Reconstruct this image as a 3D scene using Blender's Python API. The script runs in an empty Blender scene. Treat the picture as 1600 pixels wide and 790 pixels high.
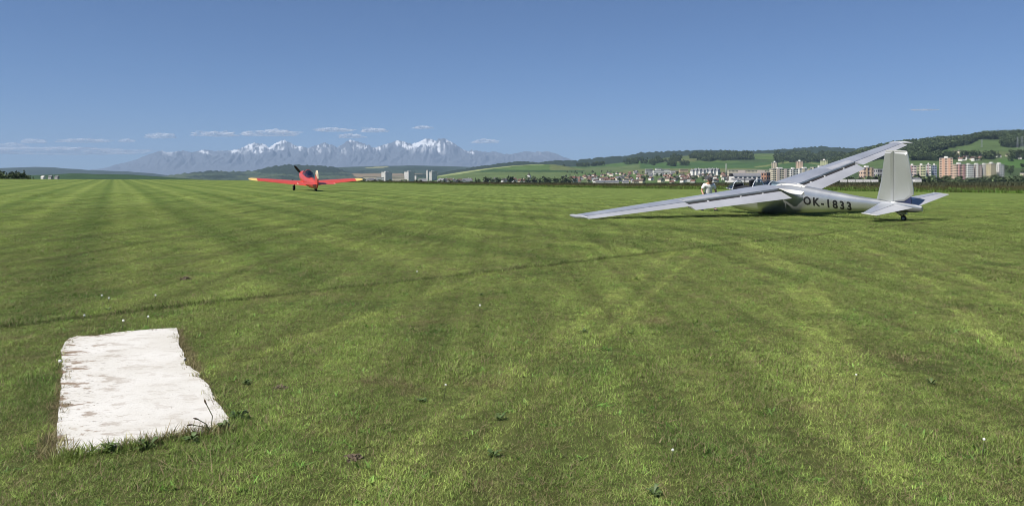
import bpy, bmesh, math, random
import numpy as np
from mathutils import Vector, Matrix, noise as mnoise

# ------------------------------------------------------------------ camera, sky, sun, exposure
SC = bpy.context.scene
COL = SC.collection
F, HV, CH = 1215.0, 284.3, 1.18           # focal length (px of the 1600 px picture), horizon row, eye height
cam = bpy.data.cameras.new('camera'); camo = bpy.data.objects.new('camera', cam); COL.objects.link(camo)
cam.sensor_width = 36.0; cam.lens = F / 1600 * 36.0
cam.shift_y = -(395 - HV) / 1600
cam.clip_start = 0.05; cam.clip_end = 250000
camo.location = (0, 0, CH); camo.rotation_euler = (math.radians(90), 0, 0)
SC.camera = camo

SUN_EL, SUN_AZ = 54.0, -126.0              # azimuth clockwise from the view axis (+Y)
world = bpy.data.worlds.new('World'); SC.world = world; world.use_nodes = True
wn = world.node_tree.nodes; wl = world.node_tree.links
sky = wn.new('ShaderNodeTexSky'); sky.sky_type = 'NISHITA'; sky.sun_disc = False
sky.sun_elevation = math.radians(SUN_EL); sky.sun_rotation = math.radians(SUN_AZ)
sky.altitude = 6500; sky.air_density = 1.6; sky.dust_density = 1.0; sky.ozone_density = 10.0
bg = wn['Background']; bg.inputs[1].default_value = 0.058
wl.new(sky.outputs[0], bg.inputs[0])
sun = bpy.data.lights.new('sun', 'SUN'); sun.energy = 4.6; sun.angle = math.radians(0.53); sun.color = (1.0, 0.95, 0.87)
suno = bpy.data.objects.new('sun', sun); COL.objects.link(suno)
ce = math.cos(math.radians(SUN_EL))
SUND = Vector((math.sin(math.radians(SUN_AZ)) * ce, math.cos(math.radians(SUN_AZ)) * ce, math.sin(math.radians(SUN_EL))))
suno.rotation_euler = (-SUND).to_track_quat('-Z', 'Y').to_euler()
SC.view_settings.view_transform = 'Standard'; SC.view_settings.look = 'None'
SC.view_settings.exposure = 0.6; SC.view_settings.gamma = 1.0
SC.render.engine = 'CYCLES'
SC.cycles.max_bounces = 8; SC.cycles.transparent_max_bounces = 24; SC.cycles.volume_bounces = 0
SC.cycles.use_denoising = True; SC.cycles.denoising_prefilter = 'ACCURATE'; SC.cycles.filter_width = 1.0
SC.cycles.sample_clamp_indirect = 4.0

rnd = random.Random(11)
rng = np.random.default_rng(5)

# ------------------------------------------------------------------ helpers
def link(o, parent=None):
    COL.objects.link(o)
    if parent: o.parent = parent
    return o
def tag(o, label=None, cat=None, group=None, kind=None):
    if label: o['label'] = label
    if cat: o['category'] = cat
    if group: o['group'] = group
    if kind: o['kind'] = kind
    return o
def empty(name, loc=(0, 0, 0), rz=0.0):
    o = bpy.data.objects.new(name, None); o.location = loc; o.rotation_euler = (0, 0, rz); o.empty_display_size = .2
    return link(o)
def mesh_obj(name, verts, faces, mats, parent=None, mi=None, smooth=False):
    me = bpy.data.meshes.new(name); me.from_pydata([tuple(v) for v in verts], [], [tuple(f) for f in faces])
    for m in (mats if isinstance(mats, (list, tuple)) else [mats]): me.materials.append(m)
    if mi is not None: me.polygons.foreach_set('material_index', mi)
    if smooth: me.polygons.foreach_set('use_smooth', [True] * len(me.polygons))
    me.update()
    return link(bpy.data.objects.new(name, me), parent)
def np_mesh(name, V, Q, mat, parent=None, smooth=True):
    me = bpy.data.meshes.new(name)
    n, k = Q.shape
    me.vertices.add(len(V)); me.vertices.foreach_set('co', np.asarray(V, np.float32).ravel())
    me.loops.add(n * k); me.loops.foreach_set('vertex_index', Q.astype(np.int32).ravel())
    me.polygons.add(n); me.polygons.foreach_set('loop_start', np.arange(0, n * k, k, dtype=np.int32))
    me.polygons.foreach_set('loop_total', np.full(n, k, np.int32))
    me.update(calc_edges=True); me.validate()
    if smooth: me.polygons.foreach_set('use_smooth', np.ones(len(me.polygons), bool))
    me.materials.append(mat)
    o = bpy.data.objects.new(name, me)
    return link(o, parent)
class MB:
    """collects geometry with material slots, builds ONE mesh object"""
    def __init__(s): s.v = []; s.f = []; s.m = []
    def add(s, vs, fs, m=0):
        o = len(s.v); s.v += [tuple(x) for x in vs]; s.f += [tuple(i + o for i in f) for f in fs]; s.m += [m] * len(fs); return s
    def box(s, x0, x1, y0, y1, z0, z1, m=0):
        return s.add([(x0,y0,z0),(x1,y0,z0),(x1,y1,z0),(x0,y1,z0),(x0,y0,z1),(x1,y0,z1),(x1,y1,z1),(x0,y1,z1)],
                     [(0,3,2,1),(4,5,6,7),(0,1,5,4),(1,2,6,5),(2,3,7,6),(3,0,4,7)], m)
    def gable(s, x0, x1, y0, y1, z0, z1, over=.3, m=0, mg=0):
        ym = (y0 + y1) / 2; o = over; t = .18
        vs = [(x0-o,y0-o,z0-t),(x1+o,y0-o,z0-t),(x1+o,y1+o,z0-t),(x0-o,y1+o,z0-t),(x0-o,ym,z1),(x1+o,ym,z1)]
        s.add(vs, [(0,1,5,4),(2,3,4,5)], m); s.add(vs, [(0,4,3),(1,2,5),(0,3,2,1)], mg); return s
    def tube(s, a, b, r0, r1=None, n=8, m=0, cap=True):
        r1 = r0 if r1 is None else r1
        a = Vector(a); b = Vector(b); d = (b - a).normalized(); p = d.orthogonal().normalized(); q = d.cross(p)
        vs = []
        for c, r in ((a, r0), (b, r1)):
            for i in range(n):
                t = 2 * math.pi * i / n; vs.append(c + p * (r * math.cos(t)) + q * (r * math.sin(t)))
        fs = [(i, (i + 1) % n, n + (i + 1) % n, n + i) for i in range(n)]
        if cap: fs += [tuple(range(n - 1, -1, -1)), tuple(range(n, 2 * n))]
        return s.add(vs, fs, m)
    def path(s, pts, r, n=6, m=0):
        for a, b in zip(pts[:-1], pts[1:]): s.tube(a, b, r, r, n, m)
        return s
    def build(s, name, mats, parent=None, smooth=False):
        return mesh_obj(name, s.v, s.f, mats, parent, s.m, smooth)
def loft(sections, closed=True, cap=True):
    n = len(sections[0]); vs = [p for sct in sections for p in sct]; fs = []
    for i in range(len(sections) - 1):
        for j in range(n if closed else n - 1):
            k = (j + 1) % n
            fs.append((i*n+j, i*n+k, (i+1)*n+k, (i+1)*n+j))
    if cap and closed:
        fs.append(tuple(range(n - 1, -1, -1))); fs.append(tuple((len(sections)-1)*n + j for j in range(n)))
    return vs, fs
def fix_normals(o):
    bm = bmesh.new(); bm.from_mesh(o.data); bmesh.ops.remove_doubles(bm, verts=bm.verts, dist=1e-5)
    bmesh.ops.recalc_face_normals(bm, faces=bm.faces); bm.to_mesh(o.data); bm.free(); return o
def autosmooth(o, ang=35):
    bm = bmesh.new(); bm.from_mesh(o.data)
    for f in bm.faces: f.smooth = True
    for e in bm.edges:
        if len(e.link_faces) == 2 and e.calc_face_angle(0) > math.radians(ang): e.smooth = False
    bm.to_mesh(o.data); bm.free(); return o
def ordinal(n):
    return '%d%s' % (n, 'th' if 10 <= n % 100 <= 20 else {1: 'st', 2: 'nd', 3: 'rd'}.get(n % 10, 'th'))

# ------------------------------------------------------------------ materials
def new_mat(name):
    m = bpy.data.materials.new(name); m.use_nodes = True
    return m, m.node_tree.nodes, m.node_tree.links, m.node_tree.nodes['Principled BSDF']
def pmat(name, col, rough=.6, metal=0.0, var=.12, scale=3.0, spec=.5, coat=0.0, bump=0.0):
    """plain procedural material: base colour broken up by noise"""
    m, N, L, b = new_mat(name)
    tc = N.new('ShaderNodeTexCoord'); nz = N.new('ShaderNodeTexNoise'); nz.inputs['Scale'].default_value = scale; nz.inputs['Detail'].default_value = 5
    mr = N.new('ShaderNodeMapRange'); mr.inputs['From Min'].default_value = .3; mr.inputs['From Max'].default_value = .7
    mr.inputs['To Min'].default_value = 1 - var; mr.inputs['To Max'].default_value = 1 + var
    mx = N.new('ShaderNodeVectorMath'); mx.operation = 'SCALE'; mx.inputs[0].default_value = col[:3]
    L.new(tc.outputs['Object'], nz.inputs['Vector']); L.new(nz.outputs['Fac'], mr.inputs['Value'])
    L.new(mr.outputs[0], mx.inputs['Scale']); L.new(mx.outputs[0], b.inputs['Base Color'])
    b.inputs['Roughness'].default_value = rough; b.inputs['Metallic'].default_value = metal
    b.inputs['Specular IOR Level'].default_value = spec; b.inputs['Coat Weight'].default_value = coat
    if bump:
        bp = N.new('ShaderNodeBump'); bp.inputs['Strength'].default_value = bump; bp.inputs['Distance'].default_value = .02
        L.new(nz.outputs['Fac'], bp.inputs['Height']); L.new(bp.outputs[0], b.inputs['Normal'])
    return m

RD = (-0.455, 0.890)                       # direction of the runway, also of the mowing stripes and the slab
def grass_colour_group():
    g = bpy.data.node_groups.new('grass_colour', 'ShaderNodeTree')
    g.interface.new_socket('Color', in_out='OUTPUT', socket_type='NodeSocketColor')
    g.interface.new_socket('Dry', in_out='OUTPUT', socket_type='NodeSocketFloat')
    N, L = g.nodes, g.links
    out = N.new('NodeGroupOutput'); geo = N.new('ShaderNodeNewGeometry'); pos = geo.outputs['Position']
    def M(op, a, b=None, c=None, clamp=False):
        n = N.new('ShaderNodeMath'); n.operation = op; n.use_clamp = clamp
        for i, x in enumerate((a, b, c)):
            if x is None: continue
            if isinstance(x, (int, float)): n.inputs[i].default_value = x
            else: L.new(x, n.inputs[i])
        return n.outputs[0]
    def dot(v):
        n = N.new('ShaderNodeVectorMath'); n.operation = 'DOT_PRODUCT'; L.new(pos, n.inputs[0]); n.inputs[1].default_value = v; return n.outputs['Value']
    def noise(scale, detail=4, rough=.55, vec=None, off=0):
        n = N.new('ShaderNodeTexNoise'); n.inputs['Scale'].default_value = scale; n.inputs['Detail'].default_value = detail; n.inputs['Roughness'].default_value = rough
        if vec is None:
            vec = pos
        if off:
            a = N.new('ShaderNodeVectorMath'); a.operation = 'ADD'; L.new(vec, a.inputs[0]); a.inputs[1].default_value = (off, off * .7, 0); vec = a.outputs[0]
        L.new(vec, n.inputs['Vector']); return n.outputs['Fac']
    def ramp(x, a, b):
        n = N.new('ShaderNodeMapRange'); n.interpolation_type = 'SMOOTHSTEP'; L.new(x, n.inputs['Value']); n.inputs['From Min'].default_value = a; n.inputs['From Max'].default_value = b; return n.outputs[0]
    def mix(f, a, b):
        n = N.new('ShaderNodeMix'); n.data_type = 'RGBA'
        if isinstance(f, (int, float)): n.inputs['Factor'].default_value = f
        else: L.new(f, n.inputs['Factor'])
        for k, x in (('A', a), ('B', b)):
            s = [i for i in n.inputs if i.name == k and i.type == 'RGBA'][0]
            if isinstance(x, tuple): s.default_value = (*x, 1)
            else: L.new(x, s)
        return [o for o in n.outputs if o.type == 'RGBA'][0]
    # stripes along the runway beyond the mowing line, other rows in front of it
    big = noise(.35, 3)
    wob = M('MULTIPLY', M('SUBTRACT', big, .5), .4)
    p = M('ADD', dot((RD[1], -RD[0], 0)), wob)
    s1 = M('SINE', M('MULTIPLY', p, 2 * math.pi / 3.3))
    s2 = M('SINE', M('ADD', M('MULTIPLY', p, 2 * math.pi / 1.27), 1.0))
    far_s = M('ADD', M('MULTIPLY', s1, .60), M('MULTIPLY', s2, .40))
    q = M('ADD', dot((1, -.27, 0)), M('MULTIPLY', wob, .5))
    t1 = M('SINE', M('ADD', M('MULTIPLY', q, 2 * math.pi / 1.78), -.75))
    sx = N.new('ShaderNodeSeparateXYZ'); L.new(pos, sx.inputs[0]); X_, Y_ = sx.outputs[0], sx.outputs[1]
    jit = M('MULTIPLY', M('SUBTRACT', noise(3.5, 3, .6, off=77), .5), .16); tr = None
    for a, b_, c_, w_ in ((-1.55, .325, 0, .085), (-.15, .49, -.0125, .10), (.16, .47, -.0118, .07), (.95, .50, -.008, .09), (-1.28, .335, 0, .05), (1.75, .46, -.006, .07), (-3.3, .30, 0, .07)):
        d_ = M('ABSOLUTE', M('ADD', M('SUBTRACT', X_, M('ADD', M('MULTIPLY', M('ADD', M('MULTIPLY', Y_, c_), b_), Y_), a)), jit))
        k_ = M('SUBTRACT', 1.0, ramp(d_, w_ * .3, w_ * 1.5)); tr = k_ if tr is None else M('MAXIMUM', tr, k_)
    near_s = M('ADD', M('MULTIPLY', M('MULTIPLY', tr, M('ADD', M('MULTIPLY', noise(1.3, 3, off=3), 1.6), .15)), 2.1), M('MULTIPLY', t1, .18))
    side = M('ADD', dot((.7071, -.7071, 0)), 7.42)                       # > 0 : in front of the mowing line
    side = M('ADD', side, M('MULTIPLY', M('SUBTRACT', noise(1.6, 2), .5), .22))
    nearmask = ramp(side, -.12, .12)
    st = N.new('ShaderNodeMix'); L.new(nearmask, st.inputs['Factor']); L.new(far_s, st.inputs[2]); L.new(near_s, st.inputs[3]); stripe = st.outputs[0]
    stripe = M('MULTIPLY', stripe, M('ADD', M('MULTIPLY', noise(.9, 3, off=13), 1.4), .15))
    c = mix(M('ADD', M('MULTIPLY', stripe, .5), .5, clamp=True), (.070, .112, .024), (.172, .220, .056))
    # patches : lush, yellowish, thatch
    c = mix(M('MULTIPLY', ramp(noise(.8, 5, .6, off=31), .50, .68), .8), c, (.062, .110, .022))
    c = mix(M('MULTIPLY', ramp(noise(2.3, 5, .65, off=57), .5, .7), .55), c, (.165, .185, .055))
    dry = M('MULTIPLY', ramp(noise(1.5, 6, .7, off=91), .54, .76), .62)
    c = mix(dry, c, (.15, .12, .062))
    mpn = N.new('ShaderNodeMapping'); mpn.inputs['Rotation'].default_value = (0, 0, -math.atan2(-RD[0], RD[1])); mpn.inputs['Scale'].default_value = (1, .045, 1); L.new(pos, mpn.inputs[0])
    streak = noise(2.6, 5, .7, mpn.outputs[0])
    ln = M('ABSOLUTE', M('ADD', side, -.02)); c = mix(M('MULTIPLY', M('SUBTRACT', 1.0, ramp(ln, .02, .11)), .8), c, (.030, .048, .011))  # shade of the taller grass along the mowing line, painted into the colour
    # bare earth where the mower cannot reach round the slab
    bx = M('SUBTRACT', M('ABSOLUTE', M('SUBTRACT', dot((RD[1], -RD[0], 0)), .10)), .37); by = M('SUBTRACT', M('ABSOLUTE', M('SUBTRACT', dot((RD[0], RD[1], 0)), 5.305)), 1.435)
    bd = M('ADD', M('MAXIMUM', bx, by), M('MULTIPLY', M('SUBTRACT', noise(7, 4, .7, off=5), .5), .22)); bare = M('MULTIPLY', M('SUBTRACT', 1.0, ramp(bd, -.01, .05)), .6)
    c = mix(bare, c, (.13, .092, .055)); dry = M('MAXIMUM', dry, bare)
    gn = M('MULTIPLY', M('ADD', M('MULTIPLY', noise(24, 7, .85), 1.5), .25), M('ADD', M('MULTIPLY', M('SUBTRACT', streak, .5), 2.0), 1.0))
    sc = N.new('ShaderNodeVectorMath'); sc.operation = 'SCALE'; L.new(c, sc.inputs[0]); L.new(gn, sc.inputs['Scale'])
    L.new(sc.outputs[0], out.inputs[0]); L.new(dry, out.inputs[1])
    return g
GCOL = grass_colour_group()

def blade_mat(name, tint=(1, 1, 1), dryc=(.27, .22, .12)):
    m, N, L, b = new_mat(name)
    g = N.new('ShaderNodeGroup'); g.node_tree = GCOL
    at = N.new('ShaderNodeAttribute'); at.attribute_name = 'bl'             # x : shade, y : straw
    sp = N.new('ShaderNodeSeparateXYZ'); L.new(at.outputs['Vector'], sp.inputs[0])
    oi = N.new('ShaderNodeObjectInfo')
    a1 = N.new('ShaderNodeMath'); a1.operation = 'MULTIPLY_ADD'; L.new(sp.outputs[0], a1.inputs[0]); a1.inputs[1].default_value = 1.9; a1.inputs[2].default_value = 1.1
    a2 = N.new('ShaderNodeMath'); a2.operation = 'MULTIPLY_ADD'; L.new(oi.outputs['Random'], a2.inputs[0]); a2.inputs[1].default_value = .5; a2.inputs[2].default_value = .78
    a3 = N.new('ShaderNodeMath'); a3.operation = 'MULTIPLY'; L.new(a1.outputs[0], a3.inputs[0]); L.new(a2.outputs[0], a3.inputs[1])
    v = N.new('ShaderNodeVectorMath'); v.operation = 'MULTIPLY'; L.new(g.outputs[0], v.inputs[0]); v.inputs[1].default_value = tint
    s = N.new('ShaderNodeVectorMath'); s.operation = 'SCALE'; L.new(v.outputs[0], s.inputs[0]); L.new(a3.outputs[0], s.inputs['Scale'])
    th = N.new('ShaderNodeMath'); th.operation = 'MULTIPLY_ADD'; L.new(g.outputs[1], th.inputs[0]); th.inputs[1].default_value = .5; th.inputs[2].default_value = .19
    lt = N.new('ShaderNodeMath'); lt.operation = 'LESS_THAN'; L.new(sp.outputs[1], lt.inputs[0]); L.new(th.outputs[0], lt.inputs[1])
    mx = N.new('ShaderNodeMix'); mx.data_type = 'RGBA'; L.new(lt.outputs[0], mx.inputs['Factor']); L.new(s.outputs[0], mx.inputs[6]); mx.inputs[7].default_value = (*dryc, 1)
    L.new(mx.outputs[2], b.inputs['Base Color']); b.inputs['Roughness'].default_value = .55; b.inputs['Specular IOR Level'].default_value = .25
    tr = N.new('ShaderNodeBsdfTranslucent'); L.new(mx.outputs[2], tr.inputs[0])
    ms = N.new('ShaderNodeMixShader'); ms.inputs[0].default_value = .3; L.new(b.outputs[0], ms.inputs[1]); L.new(tr.outputs[0], ms.inputs[2])
    L.new(ms.outputs[0], N['Material Output'].inputs[0])
    return m

def ground_mat():
    m, N, L, b = new_mat('ground')
    g = N.new('ShaderNodeGroup'); g.node_tree = GCOL
    col = N.new('ShaderNodeAttribute'); col.attribute_name = 'cover'
    air = N.new('ShaderNodeAttribute'); air.attribute_name = 'airfield'
    geo = N.new('ShaderNodeNewGeometry')
    n1 = N.new('ShaderNodeTexNoise'); n1.inputs['Scale'].default_value = .02; n1.inputs['Detail'].default_value = 6; n1.inputs['Roughness'].default_value = .65
    L.new(geo.outputs['Position'], n1.inputs['Vector'])
    mr = N.new('ShaderNodeMapRange'); mr.inputs['From Min'].default_value = .3; mr.inputs['From Max'].default_value = .7; mr.inputs['To Min'].default_value = .72; mr.inputs['To Max'].default_value = 1.28
    L.new(n1.outputs['Fac'], mr.inputs['Value'])
    sc = N.new('ShaderNodeVectorMath'); sc.operation = 'SCALE'; L.new(col.outputs['Color'], sc.inputs[0]); L.new(mr.outputs[0], sc.inputs['Scale'])
    mx = N.new('ShaderNodeMix'); mx.data_type = 'RGBA'; L.new(air.outputs['Fac'], mx.inputs['Factor']); L.new(sc.outputs[0], mx.inputs[6]); L.new(g.outputs[0], mx.inputs[7])
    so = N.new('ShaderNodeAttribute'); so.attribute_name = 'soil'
    sm_ = N.new('ShaderNodeMix'); sm_.data_type = 'RGBA'; L.new(so.outputs['Fac'], sm_.inputs['Factor']); L.new(mx.outputs[2], sm_.inputs[6]); sm_.inputs[7].default_value = (.055, .048, .022, 1)  # earth brown that also paints in the shade of the gaps between blades
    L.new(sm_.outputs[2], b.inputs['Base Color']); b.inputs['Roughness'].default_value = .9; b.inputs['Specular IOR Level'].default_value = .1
    n2 = N.new('ShaderNodeTexNoise'); n2.inputs['Scale'].default_value = 9; n2.inputs['Detail'].default_value = 8; n2.inputs['Roughness'].default_value = .75
    L.new(geo.outputs['Position'], n2.inputs['Vector'])
    bp = N.new('ShaderNodeBump'); bp.inputs['Distance'].default_value = .05; bp.inputs['Strength'].default_value = .8
    L.new(n2.outputs['Fac'], bp.inputs['Height']); L.new(bp.outputs[0], b.inputs['Normal'])
    return m

# ------------------------------------------------------------------ terrain
def lerp_tab(u, tab):
    t = np.array(tab, float); return np.interp(u, t[:, 0], t[:, 1])
def zv(v, D): return CH + (HV - np.asarray(v)) * D / F
FIELD = {   # ground height of the airfield and the meadow at a depth, by picture column
    25: [(-900, .0), (2600, .0)],
    68: [(-900, .5), (0, .5), (480, .46), (700, .2), (900, 0), (2600, 0)],
    105: [(-900, .95), (0, .9), (480, .72), (700, .3), (1000, .03), (2600, .0)],
    250: [(-900, 2.3), (0, 2.15), (300, 1.9), (400, 1.65), (570, 1.0), (700, .3), (1000, -.2), (1300, .3), (1600, 1.0), (2600, 2.5)],
    340: [(-900, 2.5), (0, 2.35), (300, 2.05), (400, 1.7), (570, .9), (700, .1), (1000, -.6), (1300, .3), (1600, 1.2), (2600, 3)],
    620: [(-900, -5), (2600, -5)], 900: [(-900, -7), (2600, -7)], 40000: [(-900, -9), (2600, -9)]}
FD = sorted(FIELD)
# ridges: depth, front length, front exponent, back length, cover kind, skyline (u, v)
RIDGES = [
 (12500, 6000, 1.5, 5000, 'far', [(-900, 255), (-300, 258), (0, 261), (55, 260), (85, 261.5), (110, 263.5), (140, 265.5), (200, 268), (240, 271), (280, 276), (330, 280), (380, 283)]),
 (2600, 1300, 1.6, 1500, 'darkfield', [(-900, 268), (-100, 271), (40, 274), (90, 272.5), (112, 270.5), (150, 272), (200, 273), (245, 276), (290, 279), (330, 282), (380, 285)]),
 (8600, 3200, 1.4, 3000, 'wood', [(240, 278), (270, 273.5), (300, 269.5), (330, 266.5), (360, 268), (380, 267.5), (395, 267), (411, 263), (432, 258.5), (452, 257), (487, 258), (507, 259), (521, 261), (536, 266), (560, 275), (600, 283)]),
 (11000, 5000, 1.3, 5000, 'farfield', [(440, 272), (500, 263), (540, 260.5), (590, 259.5), (640, 258.2), (700, 259.5), (760, 262), (800, 262), (860, 262), (950, 262)]),
 (3700, 1900, 1.4, 1500, 'crop', [(640, 283), (690, 273.5), (720, 268.5), (760, 263), (800, 258.7), (840, 256.5), (868, 257.2), (900, 262), (930, 266.5), (980, 273), (1040, 282)]),
 (7000, 2600, 1.3, 3000, 'forest', [(680, 272), (740, 261), (790, 254), (815, 251), (835, 253.5), (870, 250.5), (900, 249.6), (941, 245.5), (981, 242.5), (1001, 237.6), (1042, 236), (1082, 234.4), (1123, 234), (1141, 236), (1153, 238.5), (1173, 236), (1200, 234.4), (1226, 231.6), (1251, 230.4), (1287, 228.3), (1310, 229.5), (1332, 231.4), (1352, 228), (1395, 226), (1460, 226), (1600, 228), (2000, 230), (2600, 236)]),
 (4300, 3300, 1.8, 1500, 'rolling', [(760, 282), (830, 272), (880, 261), (951, 255.7), (1001, 250.6), (1042, 245.5), (1082, 242.5), (1119, 239.8), (1160, 240.5), (1200, 239.8), (1260, 240), (1300, 241), (1360, 244), (1420, 246), (1600, 246), (2600, 250)]),
 (2850, 1650, 1.35, 1600, 'rhill', [(1230, 282), (1290, 262), (1330, 246), (1370, 235), (1400, 228.5), (1423, 226.5), (1453, 223), (1491, 220), (1512, 219), (1537, 213.5), (1567, 212), (1600, 211), (1700, 206), (2000, 200), (2600, 215)]),
]
RID = {r[4]: i for i, r in enumerate(RIDGES)}
def terrain(u, D):
    """height and dominating ridge (-1 none) at picture column u and depth D (arrays)"""
    u = np.asarray(u, float); D = np.asarray(D, float); u, D = np.broadcast_arrays(u, D)
    uc = np.clip(u, -900, 2600)
    tab = np.stack([lerp_tab(uc, FIELD[d]) for d in FD])
    Dc = np.clip(D, FD[0], FD[-1]); k = np.clip(np.searchsorted(FD, Dc) - 1, 0, len(FD) - 2)
    fd = np.array(FD, float); t = (Dc - fd[k]) / (fd[k + 1] - fd[k]); t = t * t * (3 - 2 * t) * .5 + t * .5
    tk = np.take_along_axis(tab, k[None], 0)[0]; tk1 = np.take_along_axis(tab, (k + 1)[None], 0)[0]
    z = np.where(D <= 25, 0, tk * (1 - t) + tk1 * t)
    who = np.full(z.shape, -1); tt = np.zeros(z.shape)
    for i, (Dr, Lf, ex, Lb, kind, sky_) in enumerate(RIDGES):
        s = np.array(sky_, float); zr = zv(np.interp(uc, s[:, 0], s[:, 1]), Dr)
        zr = np.where((uc < s[0, 0] - 40) | (uc > s[-1, 0] + 40), -30, zr)
        f = np.where(D <= Dr, np.clip((D - Dr + Lf) / Lf, 0, 1) ** ex, np.clip(1 - (D - Dr) / Lb, 0, 1) ** 1.3)
        h = -9 + (zr + 9) * f
        h = np.where(f <= 0, -30, h)
        up = h > z
        z = np.where(up, h, z); who = np.where(up, i, who); tt = np.where(up, np.where(D <= Dr, f, 1), tt)
    return z, who, tt
def tz(u, D): return float(terrain(np.array([u]), np.array([D]))[0][0])
def uD(x, y): return 800 + F * x / y, y
def P(u, D, z=None):
    x = (u - 800) / F * D
    return Vector((x, D, tz(u, D) if z is None else z))
_DS = np.geomspace(30, 14000, 1600)
def hit(u, v, dmin=300):
    ds = _DS[_DS > dmin]; z = terrain(np.full(len(ds), u), ds)[0]
    k = np.argmax(z >= zv(v, ds)); return float(ds[k])

def fbm(x, y, seed=0, octs=4):
    """value noise, vectorised"""
    r = np.zeros(np.shape(x)); a = 1.0; tot = 0
    for o in range(octs):
        xi = np.floor(x).astype(np.int64); yi = np.floor(y).astype(np.int64); fx = x - xi; fy = y - yi
        fx = fx * fx * (3 - 2 * fx); fy = fy * fy * (3 - 2 * fy)
        def hsh(i, j):
            n = (i * 374761393 + j * 668265263 + (seed + o) * 974711) & 0xffffffff
            n = ((n ^ (n >> 13)) * 1274126177) & 0xffffffff
            return ((n ^ (n >> 16)) & 0xffff) / 65535.0
        v = (hsh(xi, yi) * (1 - fx) + hsh(xi + 1, yi) * fx) * (1 - fy) + (hsh(xi, yi + 1) * (1 - fx) + hsh(xi + 1, yi + 1) * fx) * fy
        r += a * v; tot += a; a *= .5; x = x * 2.03 + 17.1; y = y * 2.03 + 5.3
    return r / tot
def cells(x, y, seed):
    """random value per jittered cell"""
    xi = np.floor(x).astype(np.int64); yi = np.floor(y).astype(np.int64); best = np.full(x.shape, 1e9); val = np.zeros(x.shape)
    def h(i, j, s):
        n = (i * 374761393 + j * 668265263 + s * 974711) & 0xffffffff; n = ((n ^ (n >> 13)) * 1274126177) & 0xffffffff
        return ((n ^ (n >> 16)) & 0xffff) / 65535.0
    for di in (-1, 0, 1):
        for dj in (-1, 0, 1):
            i = xi + di; j = yi + dj
            d = (i + h(i, j, seed) - x) ** 2 + (j + h(i, j, seed + 1) - y) ** 2
            val = np.where(d < best, h(i, j, seed + 2), val); best = np.minimum(best, d)
    return val
# border of the mown field: right of this line stands the uncut meadow
def border(x, y): return (x - 53) + .495 * (y - 81)          # > 0 : meadow
def forest_mask(u, D, z, who, tt):
    """where woods stand on the near hills"""
    v = HV - F * (z - CH) / D
    n = (fbm(u / 17.0, v / 3.0, 3, 4) - .5) * 1.25
    r = (who == RID['rhill'])
    top = np.interp(u, [1300, 1360, 1420, 1480, 1512, 1530, 1560, 1590, 1640, 2600], [262, 250, 244.5, 233, 227, 218.5, 219, 222, 232, 232])
    m = r & (v + n * 5 < top)
    m |= r & (v + n * 4 < 229.5) & (u > 1565)
    m |= r & (u > 1400) & (np.abs(v - 247 - n * 9) < 1.3) & (n > -.02)
    g = (who == RID['rolling'])
    m |= g & (np.abs(u - 1130) < 42 + n * 50) & (np.abs(v - 246 + (u - 1130) * .02) < 4.5 + n * 6)
    m |= g & (u > 1210) & (v < 253 + n * 10) & (u < 1420) & (n > -.12)
    m |= g & (u < 1100) & (n > -.05) & (np.minimum(np.abs(v - 257.5 + (u - 950) * .05 - n * 6), np.abs(v - 250 + (u - 1020) * .06 - n * 5)) < .55)
    m |= g & (n > .33) & (u < 1090) & (v < 262)
    return m

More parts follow.
